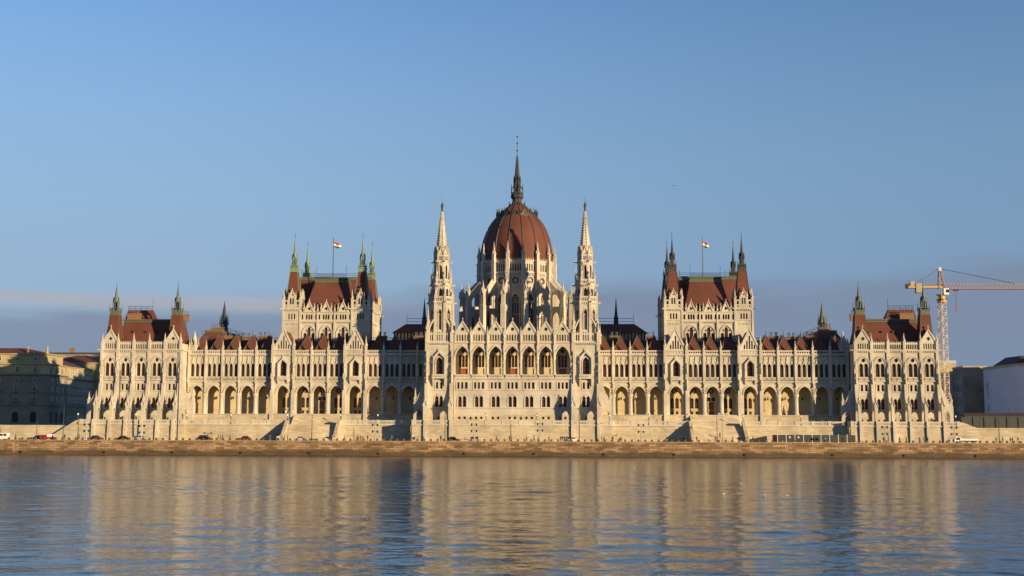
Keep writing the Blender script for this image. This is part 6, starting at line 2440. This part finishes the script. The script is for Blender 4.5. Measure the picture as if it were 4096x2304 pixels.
for nm, c, r in (('paint_black', (.012, .012, .014), .25), ('paint_silver', (.42, .43, .45), .3), ('paint_red', (.14, .018, .015), .3), ('paint_white', (.72, .71, .69), .3), ('paint_blue', (.03, .035, .06), .3), ('paint_scarlet', (.35, .03, .02), .35)):
    plain(nm, c, r, .0, .5, .04, 2)
CARY = -31.4
car_root('parked_car', 'dark blue hatchback parked below the leftmost end pavilion bay', 377, CARY, 'hatch', 'paint_blue', 1)
car_root('parked_car', 'black saloon car left of the silver estate below the left end pavilion', 490, CARY, 'saloon', 'paint_black', 1)
car_root('parked_car', 'silver estate car below the left end pavilion', 562, CARY, 'estate', 'paint_silver', -1)
car_root('parked_car', 'black tall family car below the left arcade', 820, CARY, 'suv', 'paint_black', -1)
car_root('parked_car', 'dark red hatchback below the left arcade', 978, CARY, 'hatch', 'paint_red', 1)
car_root('parked_car', 'silver saloon car in front of the left stairs', 1204, CARY, 'saloon', 'paint_silver', -1)
car_root('parked_car', 'black hatchback below the left spire tower', 1814, CARY, 'hatch', 'paint_black', -1)
car_root('parked_car', 'white estate car with dark windows in front of a crowd below the right spire tower', 2292, CARY, 'estate', 'paint_white', -1)


def pickup(name, label, u, Y, cab_m, load, face, cat):
    x, _ = at(u, 1762, Y)
    t = thing(name, label, cat, (x, Y, 0), R(0 if face > 0 else 180), 'cars on the quay road')
    b0 = MB(cab_m)
    if load == 'van':
        b0.loft([[(-2.4, -.95, .35), (2.5, -.95, .35), (2.5, .95, .35), (-2.4, .95, .35)], [(-2.4, -.97, 1.1), (2.5, -.97, 1.1), (2.5, .97, 1.1), (-2.4, .97, 1.1)],
                 [(-1.5, -.85, 2.15), (2.45, -.85, 2.15), (2.45, .85, 2.15), (-1.5, .85, 2.15)]], cap0=True, cap1=True)
        b0.build('body', t)
        g_ = MB('glass')
        for s_ in (-1, 1):
            for a, c in ((-1.6, -.5), (-.3, 1.0), (1.2, 2.2)):
                g_.quad((a, s_ * .965, 1.25), (c, s_ * .965, 1.25), (c, s_ * .89, 1.9), (a + (.3 if a < -1 else 0), s_ * .89, 1.9))
        g_.build('window', t)
    else:
        b0.loft([[(-2.3, -.85, .35), (-.2, -.85, .35), (-.2, .85, .35), (-2.3, .85, .35)], [(-2.35, -.88, .95), (-.2, -.88, .95), (-.2, .88, .95), (-2.35, .88, .95)],
                 [(-1.75, -.75, 1.85 if load == 'truck' else 1.55), (-.25, -.75, 1.85 if load == 'truck' else 1.55), (-.25, .75, 1.85 if load == 'truck' else 1.55), (-1.75, .75, 1.85 if load == 'truck' else 1.55)]], cap0=True, cap1=True)
        b0.build('cab', t)
        g_ = MB('glass')
        zt = 1.7 if load == 'truck' else 1.45
        for s_ in (-1, 1):
            g_.quad((-1.9, s_ * .885, 1.02), (-.55, s_ * .885, 1.02), (-.55, s_ * .79, zt), (-1.6, s_ * .79, zt))
        g_.quad((-2.32, -.7, 1.02), (-2.32, .7, 1.02), (-1.84, .65, zt), (-1.84, -.65, zt))
        g_.build('window', t)
        ld = MB('white')
        if load == 'truck':
            ld.box(-.1, 4.9, -.95, .95, .85, .95)
            for s_ in (-.95, .92):
                ld.box(-.1, 4.9, s_, s_ + .03, .95, 1.35)
            ld.box(4.87, 4.9, -.95, .95, .95, 1.35)
            ld.mat('steel')
            for s_ in (-.93, .93):
                for q in range(5):
                    ld.tube([(q * 1.22, s_, 1.3), (q * 1.22, s_, 2.15)], .04, 4)
                ld.tube([(-.1, s_, 2.15), (4.9, s_, 2.15)], .04, 4)
            ld.mat('dark')
            ld.box(-2, 4.7, -.4, .4, .5, .8)
        else:
            ld.mat(cab_m)
            ld.box(-.15, 2.1, -.85, .85, .4, 1.0)
            ld.mat('white')
            ld.hip(-.1, 2.1, -.85, .85, 1.0, 0, 2.0, -.75, .75, 1.85)
        ld.build('load_bed', t)
    for wx in ((-1.5, 3.6) if load == 'truck' else (-1.5, 1.4)):
        for s_ in (-1, 1):
            wh = MB('dark')
            wh.T = Matrix.Translation((wx, s_ * .78, .36)) @ Matrix.Rotation(PI / 2, 4, 'X')
            wh.lathe(0, 0, [(-.12, .28), (-.1, .36), (.1, .36), (.12, .28)], 14)
            wh.build('wheel', t)
    for s_ in (-1, 1):
        q = MB('lampglass')
        q.box(-2.43, -2.3, s_ * .62 - .15, s_ * .62 + .15, .62, .8)
        q.build('headlight', t)
    return t


pickup('pickup_truck', 'red pickup with white box cover at the foot of the ramp on the left', 192, CARY, 'paint_scarlet', 'box', 1, 'pickup')
pickup('flatbed_truck', 'white flatbed truck with open railed bed on the right part of the quay', 3845, CARY, 'white', 'truck', 1, 'truck')
pickup('white_van', 'white van at the left edge of the photo', 2, CARY, 'white', 'van', 1, 'van')
car_root('parked_car', 'dark car half hidden behind the red pickup', 150, CARY + 2.4, 'hatch', 'paint_black', 1)

# ================================================================== STREET FURNITURE
bo = MB('bollard_stone')
bo.hip(-.3, .3, -.28, .28, 0, -.27, .27, -.25, .25, .62)
bo.hip(-.27, .27, -.25, .25, .62, -.18, .18, -.16, .16, .7)
bome = bo.mesh('bollard')
skip = (140, 205, 350, 405, 465, 590, 785, 850, 945, 1010, 1165, 1240, 1785, 1845, 2240, 2320, 3815, 3915)
x = at(8, 1764, -34.3)[0]
u = 8
while u < 4096:
    x = at(u, 1764, -34.3)[0]
    if not any(a < u < b_ for a, b_ in ((-5, 30), (160, 215), (1836, 1880), (3110, 3425), (2820, 2850), (3800, 3830))):
        o = link('bollard', bome, None, (x, -34.3, PZ))
        tag(o, 'low square brown stone bollard in the row along the quay edge', 'bollard', 'bollards along the quay edge')
    u += 26.8


def bench(u, label, mat='brick', w=2.4):
    x, _ = at(u, 1764, -33.2)
    t = thing('bench', label, 'bench', (x, -33.2, PZ), 0, 'benches on the quay')
    b0 = MB(mat)
    for k in range(4):
        b0.box(-w / 2, w / 2, -.28 + k * .15, -.17 + k * .15, .42, .48)
    b0.build('seat', t)
    for s_ in (-1, 1):
        l_ = MB('concrete')
        l_.box(s_ * w * .36 - .09, s_ * w * .36 + .09, -.26, .28, 0, .42)
        l_.build('leg', t)


bench(1861, 'reddish bench with two people sitting on it below the centre of the palace', 'wood', 3.2)
bench(2190, 'reddish bench right of the right floodlight mast below the dome', 'wood', 2.2)
bench(1250, 'reddish bench at the dark pole in front of the left stairs', 'wood', 2.2)
bench(2829, 'dark bench at the foot of the right stairs', 'bollard_stone', 2.4)
bench(93, 'long dark bench near the left edge of the photo', 'bollard_stone', 3.4)
bench(3120, 'reddish bench in front of the left end of the site fence', 'wood', 2.2)
bench(3440, 'reddish bench just right of the site fence', 'wood', 2.2)
bench(640, 'reddish bench right of the silver estate car', 'wood', 2.0)
wb = MB('white')
wb.hip(-.42, .42, -.4, .4, .02, -.45, .45, -.42, .42, 1.2)
wb.box(-.48, .48, -.45, .45, 1.2, 1.28)
wb.mat('dark')
wb.box(-.3, .3, -.46, -.43, .2, .9)
tag(wb.build('utility_box', None, (at(1113, 1764, -33)[0], -33, PZ)), 'white utility box at the foot of the left stair wall', 'utility box')


def mast(u, top_v, label, Y=-34.4, r=.11, mat='iron', kind='plain', z=PZ, group='poles on the quay'):
    x, zt = at(u, top_v, Y)
    t = thing('lamp_pole' if kind != 'plain' else 'tall_pole', label, 'pole' if kind == 'plain' else 'floodlight', (x, Y, z), 0, group)
    H = zt - z
    p = MB(mat)
    p.lathe(0, 0, [(0, r * 2.2), (.5, r * 2), (.55, r * 1.3), (H, r * .7)], 8)
    p.build('pole', t)
    if kind == 'quad':
        for zz in (H - .2, H - 2.2):
            for s_ in (-1, 1):
                l_ = MB('iron')
                l_.box(-.05 if s_ > 0 else -.75, .75 if s_ > 0 else .05, -.05, .05, zz, zz + .08)
                l_.hip(s_ * .75 - .22, s_ * .75 + .22, .0, .3, zz - .45, s_ * .75 - .26, s_ * .75 + .26, -.05, .45, zz + .25)
                l_.build('floodlight_head', t)
    if kind == 'twin':
        for s_ in (-1, 1):
            l_ = MB('steel')
            l_.box(-.04 if s_ > 0 else -1.1, 1.1 if s_ > 0 else .04, -.04, .04, H - .1, H)
            l_.mat('lampglass')
            l_.lathe(s_ * 1.1, 0, [(H - .35, .12), (H - .1, .36), (H + .05, .3), (H + .15, .1)], 10)
            l_.build('lamp_head', t)
    return t


mast(720, 1402, 'very tall dark pole rising in front of the inner edge of the left end pavilion', r=.17, Y=-28)
mast(1249, 1655, 'slim dark pole standing before the left stairs', r=.1)
mast(1781, 1623, 'slim brown pole between the buttresses of the left spire tower', r=.1)
mast(2317, 1624, 'slim brown pole below the right spire tower', r=.1)
mast(2867, 1662, 'slim dark pole standing before the right stairs', r=.1)
mast(149, 1686, 'slim dark pole at the left low wall', r=.09)
mast(257, 1624, 'slim grey pole before the sloping ramp end on the left', r=.09)
mast(3993, 1655, 'slim dark pole on the right low wall beside the red jacket', r=.1)
mast(3916, 1642, 'thin grey pole before the left edge of the lilac wall', r=.07, Y=-10, z=4.6)
mast(4034, 1628, 'thin grey pole before the right part of the lilac wall', r=.07, Y=-10, z=4.6)
mast(347, 1694, 'pale floodlight mast with four heads below the left end pavilion corner', mat='steel', kind='quad', group='floodlight masts')
mast(567, 1700, 'pale floodlight mast with four heads beside the silver estate car', mat='steel', kind='quad', group='floodlight masts')
mast(1500, 1696, 'pale floodlight mast with four heads left of the shaded terrace wall', mat='steel', kind='quad', group='floodlight masts')
mast(1896, 1694, 'pale floodlight mast with four heads below the left part of the central block', mat='steel', kind='quad', group='floodlight masts')
mast(2160, 1692, 'pale floodlight mast with four heads below the right part of the central block', mat='steel', kind='quad', group='floodlight masts')
mast(2564, 1697, 'pale floodlight mast with four heads below the right arcade', mat='steel', kind='quad', group='floodlight masts')
mast(3539, 1705, 'pale floodlight mast with four heads below the right end pavilion', mat='steel', kind='quad', group='floodlight masts')
mast(3816, 1706, 'pale floodlight mast with four heads beside the white flatbed truck', mat='steel', kind='quad', group='floodlight masts')
mast(1156, 1646, 'pale pole with two round lamps at the left foot of the left stairs', mat='steel', kind='twin', group='twin lamps at the stairs')
mast(2889, 1654, 'pale pole with two round lamps in the middle of the right stairs', mat='steel', kind='twin', group='twin lamps at the stairs')


def candelabra():
    t = thing('terrace_lamp', 'x', 'street lamp', (0, 0, 0), 0, 'old lamps on the terrace')
    p = MB('iron')
    p.lathe(0, 0, [(0, .32), (.5, .28), (.7, .16), (1.0, .13), (2.6, .09), (2.7, .16), (2.8, .09)], 8)
    p.build('post', t)
    l_ = MB('lampglass')
    l_.lathe(0, 0, [(2.8, .14), (3.15, .27), (3.4, .27)], 8)
    l_.mat('iron')
    l_.lathe(0, 0, [(3.38, .32), (3.55, .2), (3.75, .05), (3.9, .02)], 8)
    l_.build('lantern', t)
    return t


lamp0 = candelabra()
first = True
for u, yl, lab in ((543, -12.6, 'dark candelabra lamp on the terrace before the third bay of the left end pavilion'), (747, -8.6, 'dark candelabra lamp in the corner between the left end pavilion and the arcade'),
                   (924, -9.0, 'dark candelabra lamp on the terrace before the third left arcade arch'), (1149, -8.8, 'dark candelabra lamp at the head of the left stairs, left side'),
                   (1362, -8.8, 'dark candelabra lamp at the head of the left stairs, right side'), (1511, -9.0, 'dark candelabra lamp before the shaded arches left of the central block'),
                   (1659, -9.4, 'dark candelabra lamp in the dark corner left of the left spire tower'), (1944, -17.0, 'dark candelabra lamp before the second bay of the central block'),
                   (2147, -17.0, 'dark candelabra lamp before the fifth bay of the central block'), (2437, -16.6, 'dark candelabra lamp beside the blind arch right of the right spire tower'),
                   (2595, -9.0, 'dark candelabra lamp before the third right arcade arch'), (2749, -8.8, 'dark candelabra lamp at the head of the right stairs, left side'),
                   (2972, -8.8, 'dark candelabra lamp at the head of the right stairs, right side'), (3203, -9.0, 'white glass candelabra lamp before the first shaded arch on the right'),
                   (3383, -9.4, 'candelabra lamp in the dark corner left of the right end pavilion'), (3600, -12.6, 'dark candelabra lamp before the middle bay of the right end pavilion'),
                   (3822, -12.6, 'candelabra lamp beyond the outer corner of the right end pavilion'), (312, -12.6, 'candelabra lamp beyond the outer corner of the left end pavilion')):
    x, _ = at(u, 1660, yl)
    if first:
        lamp0.location = (x, yl, TZ)
        lamp0['label'] = lab
        first = False
    else:
        dup(lamp0, (x, yl, TZ), 0, lab)

# ---- dark construction fence on the quay
x0, x1 = at(3110, 1750, -20)[0], at(3423, 1750, -20)[0]
fn = thing('site_fence', 'dark screened construction fence with pale posts below the shaded right terrace wall', 'fence', (x0, -20, 0))
n = 9
for i in range(n):
    a, b2 = (x1 - x0) * i / n, (x1 - x0) * (i + 1) / n
    p = MB('screen_dark')
    p.box(a + .06, b2 - .06, -.04, .04, .12, 2.35)
    if i in (1, 2):
        p.mat('white')
        p.box(a + .9, a + 1.35, -.07, -.04, 1.35, 1.85)
    p.build('panel', fn)
for i in range(n + 1):
    a = (x1 - x0) * i / n
    p = MB('white')
    p.box(a - .07, a + .07, -.1, .08, 0, 2.6)
    p.box(a - .3, a + .3, -.35, .35, 0, .12)
    p.build('post', fn)
p = MB('screen_dark')
p.box(-.04, .04, 0, 9.3, .1, 2.35)
p.build('side_panel', fn)

# ---- a few parked cars whose roofs show over the low walls are too small to read; gulls and the aircraft
def gull(u, v, label, rz, wing_up):
    d = fwd + rt * ((u - 2048) / FPX) - up * ((v - 1152) / FPX)
    tt = (WZ + .02 - CAMZ) / d.z
    x, y = CAMX + d.x * tt, -CAMD + d.y * tt
    t = thing('gull', label, 'bird', (x, y, WZ + .06), R(rz), 'gulls on the river')
    t.scale = (.75, .75, .75)
    b0 = MB('white')
    b0.smooth = True
    rings = []
    for px, r, z in ((-.26, .012, .17), (-.2, .035, .14), (-.1, .075, .1), (.02, .09, .09), (.12, .07, .11), (.17, .042, .17), (.2, .045, .215), (.245, .035, .225), (.275, .012, .22)):
        rings.append([(px, r * math.cos(k * PI / 4), z + r * math.sin(k * PI / 4)) for k in range(8)])
    b0.loft(rings, cap0=True, cap1=True)
    b0.mat('coat_orange')
    b0.frus(.29, 0, .2, .012, .235, .012, 5)
    b0.build('body', t)
    for s_ in (-1, 1):
        w_ = MB('coat_grey')
        if wing_up:
            w_.prism_x([(0, .13), (s_ * .2, .26), (s_ * .42, .3), (s_ * .2, .21)], -.08, .07)
        else:
            w_.hip(-.2, .1, s_ * .06 - .03, s_ * .06 + .03, .1, -.26, .08, s_ * .05 - .025, s_ * .05 + .025, .17)
        w_.build('wing', t)


gull(2895, 1979, 'white gull on brownish water, leftmost of the three in a row', 20, True)
gull(3057, 1983, 'white gull with raised wing, middle of the three in a row on the river', 160, True)
gull(3151, 1986, 'small white gull floating on blue water, rightmost of the three', 200, False)
gull(2537, 1873, 'tiny pale gull floating far out towards the quay below the right arcade', 10, False)

d = fwd + rt * ((2694 - 2048) / FPX) - up * ((743 - 1152) / FPX)
pos = Vector((CAMX, -CAMD, CAMZ)) + d * 9000
pl_ = thing('airliner', 'tiny dark airliner high in the sky right of the dome', 'aeroplane', tuple(pos), R(25))
b0 = MB('coat_grey')
b0.loft([[(px, r * math.cos(k * PI / 4), r * math.sin(k * PI / 4)) for k in range(8)] for px, r in ((-16, .3), (-14, 1.2), (-10, 1.9), (8, 1.9), (14, 1.0), (18, .3))], cap0=True, cap1=True)
b0.build('fuselage', pl_)
for s_ in (-1, 1):
    w_ = MB('coat_grey')
    w_.loft([[(-4, s_ * 1.5, -.6), (2.5, s_ * 1.5, -.6), (2.5, s_ * 1.5, -.1), (-4, s_ * 1.5, -.1)], [(3, s_ * 16, 1.2), (5, s_ * 16, 1.2), (5, s_ * 16, 1.4), (3, s_ * 16, 1.4)]], cap0=True, cap1=True)
    w_.build('wing', pl_)
    e_ = MB('coat_grey')
    e_.T = Matrix.Translation((-2.5, s_ * 6, -1.4)) @ Matrix.Rotation(PI / 2, 4, 'Y')
    e_.lathe(0, 0, [(-2, .7), (0, 1.0), (2, .8)], 10)
    e_.build('engine', pl_)
tf = MB('coat_grey')
tf.prism([(12, 1), (17, 1), (18.5, 6.5), (16.5, 6.5)], -.2, .2)
tf.loft([[(13, -.8, 1), (17, -.8, 1), (17, .8, 1), (13, .8, 1)], [(13.2, -.8, 1.3), (17, -.8, 1.3), (17, .8, 1.3), (13.2, .8, 1.3)]], cap0=True, cap1=True)
tf.hip(14, 17, -6, 6, 1.0, 14.5, 17, -6, 6, 1.25)
tf.build('tail_fin', pl_)
# ================================================================== CAMERA, SUN, SKY
cam = bpy.data.cameras.new('camera')
cam.sensor_width = 36
cam.lens = FPX / 4096 * 36
cam.clip_start = 1
cam.clip_end = 60000
co = bpy.data.objects.new('camera', cam)
col.objects.link(co)
rot = Matrix((rt, up, -fwd)).transposed()
co.matrix_world = Matrix.Translation((CAMX, -CAMD, CAMZ)) @ rot.to_4x4()
scene.camera = co

SUN_AZ, SUN_EL = R(52.0), R(9.2)     # azimuth to the right of the line from the river front to the camera
sd = Vector((math.sin(SUN_AZ) * math.cos(SUN_EL), -math.cos(SUN_AZ) * math.cos(SUN_EL), math.sin(SUN_EL)))
sl = bpy.data.lights.new('sun', 'SUN')
sl.energy = 4.6
sl.angle = R(.5)
sl.color = (1.0, .78, .46)
so = bpy.data.objects.new('sun', sl)
col.objects.link(so)
so.rotation_euler = (-sd).to_track_quat('-Z', 'Y').to_euler()

w = bpy.data.worlds.new('World')
scene.world = w
w.use_nodes = True
nt = w.node_tree
N, L = nt.nodes, nt.links
bg = N['Background']
sky = N.new('ShaderNodeTexSky')
sky.sky_type = 'NISHITA'
sky.sun_disc = False
sky.sun_elevation = SUN_EL
sky.sun_rotation = math.atan2(sd.x, sd.y)
sky.air_density = 1.0
sky.dust_density = .6
sky.ozone_density = 1.6


def math_(op, a, b=None, c=None):
    n = N.new('ShaderNodeMath')
    n.operation = op
    for i, x in enumerate((a, b, c)):
        if x is None:
            continue
        if isinstance(x, (int, float)):
            n.inputs[i].default_value = x
        else:
            L.new(x, n.inputs[i])
    return n.outputs[0]


def ramp(x, a, b, c=0, d=1):
    n = N.new('ShaderNodeMapRange')
    n.interpolation_type = 'SMOOTHSTEP'
    L.new(x, n.inputs[0])
    for i, q in enumerate((a, b, c, d)):
        n.inputs[i + 1].default_value = q
    return n.outputs[0]


def mixc(f, a, b):
    n = N.new('ShaderNodeMix')
    n.data_type = 'RGBA'
    L.new(f, n.inputs[0])
    for i, q in ((6, a), (7, b)):
        if isinstance(q, tuple):
            n.inputs[i].default_value = (*q, 1)
        else:
            L.new(q, n.inputs[i])
    return n.outputs[2]


tc = N.new('ShaderNodeTexCoord')
sep = N.new('ShaderNodeSeparateXYZ')
L.new(tc.outputs['Generated'], sep.inputs[0])
azi = math_('ARCTAN2', sep.outputs[0], sep.outputs[1])
ele = math_('ARCSINE', sep.outputs[2])
cmb = N.new('ShaderNodeCombineXYZ')
L.new(math_('MULTIPLY', azi, 2.2), cmb.inputs[0])
L.new(math_('MULTIPLY', ele, 16.0), cmb.inputs[1])
n1 = N.new('ShaderNodeTexNoise')
n1.inputs['Scale'].default_value = 1.0
n1.inputs['Detail'].default_value = 5
n1.inputs['Roughness'].default_value = .5
L.new(cmb.outputs[0], n1.inputs['Vector'])
cm2 = N.new('ShaderNodeCombineXYZ')
L.new(math_('MULTIPLY', azi, 7.0), cm2.inputs[0])
L.new(math_('MULTIPLY', ele, 60.0), cm2.inputs[1])
n2 = N.new('ShaderNodeTexNoise')
n2.inputs['Scale'].default_value = 1.0
n2.inputs['Detail'].default_value = 6
L.new(cm2.outputs[0], n2.inputs['Vector'])
tint = N.new('ShaderNodeVectorMath')
tint.operation = 'MULTIPLY'
rgt = N.new('ShaderNodeVectorMath')
rgt.operation = 'SCALE'
L.new(sky.outputs[0], rgt.inputs[0])
L.new(rgt.outputs[0], tint.inputs[0])
tint.inputs[1].default_value = SKY_TINT
# grey-blue bank of cloud low over the city, thicker to the right
L.new(ramp(azi, -.5, .5, .97, .86), rgt.inputs['Scale'])
edge = math_('MULTIPLY_ADD', azi, .05, math_('MULTIPLY_ADD', n1.outputs['Fac'], .03, .0975))
edge = math_('MULTIPLY_ADD', n2.outputs['Fac'], .03, math_('ADD', edge, -.015))
bank = ramp(math_('SUBTRACT', edge, ele), -.012, .014)
# thin pale streak along the top of the bank on the left
st_d = math_('ABSOLUTE', math_('SUBTRACT', math_('MULTIPLY_ADD', n2.outputs['Fac'], .006, ele), .1015))
streak = ramp(st_d, .0095, .002)
side = ramp(azi, -.10, -.24)
streak = math_('MULTIPLY', math_('MULTIPLY', streak, side), ramp(n1.outputs['Fac'], .2, .5))
bankc = N.new('ShaderNodeVectorMath')
bankc.operation = 'SCALE'
bankc.inputs[0].default_value = BANK_COL
bankc.inputs['Scale'].default_value = 1.0
# haze that pales the lower sky, greyer towards the right
hz = N.new('ShaderNodeMix')
hz.data_type = 'RGBA'
L.new(ramp(azi, -.42, .42), hz.inputs[0])
hz.inputs[6].default_value = (*HAZE_LEFT, 1)
hz.inputs[7].default_value = (*HAZE_RIGHT, 1)
tinted = mixc(math_('MULTIPLY', ramp(ele, .42, .08), .92), tint.outputs[0], hz.outputs[2])
base = mixc(math_('MULTIPLY', bank, math_('MULTIPLY_ADD', n2.outputs['Fac'], .5, .6)), tinted, bankc.outputs[0])
base = mixc(math_('MULTIPLY', streak, .75), base, STREAK_COL)
# added dimming of the unseen western sky, to deepen shade on the river front
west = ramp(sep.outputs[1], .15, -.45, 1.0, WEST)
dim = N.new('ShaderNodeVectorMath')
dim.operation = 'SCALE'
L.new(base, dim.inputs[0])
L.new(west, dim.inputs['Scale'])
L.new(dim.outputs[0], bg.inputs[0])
bg.inputs[1].default_value = SKY_STRENGTH

vs = scene.view_settings
vs.view_transform = 'Standard'
vs.look = 'None'
vs.gamma = 1
vs.exposure = EXPOSURE
vs.use_curve_mapping = False
scene.cycles.max_bounces = 6
scene.cycles.diffuse_bounces = 3
scene.cycles.glossy_bounces = 4
scene.cycles.caustics_reflective = False
scene.cycles.caustics_refractive = False
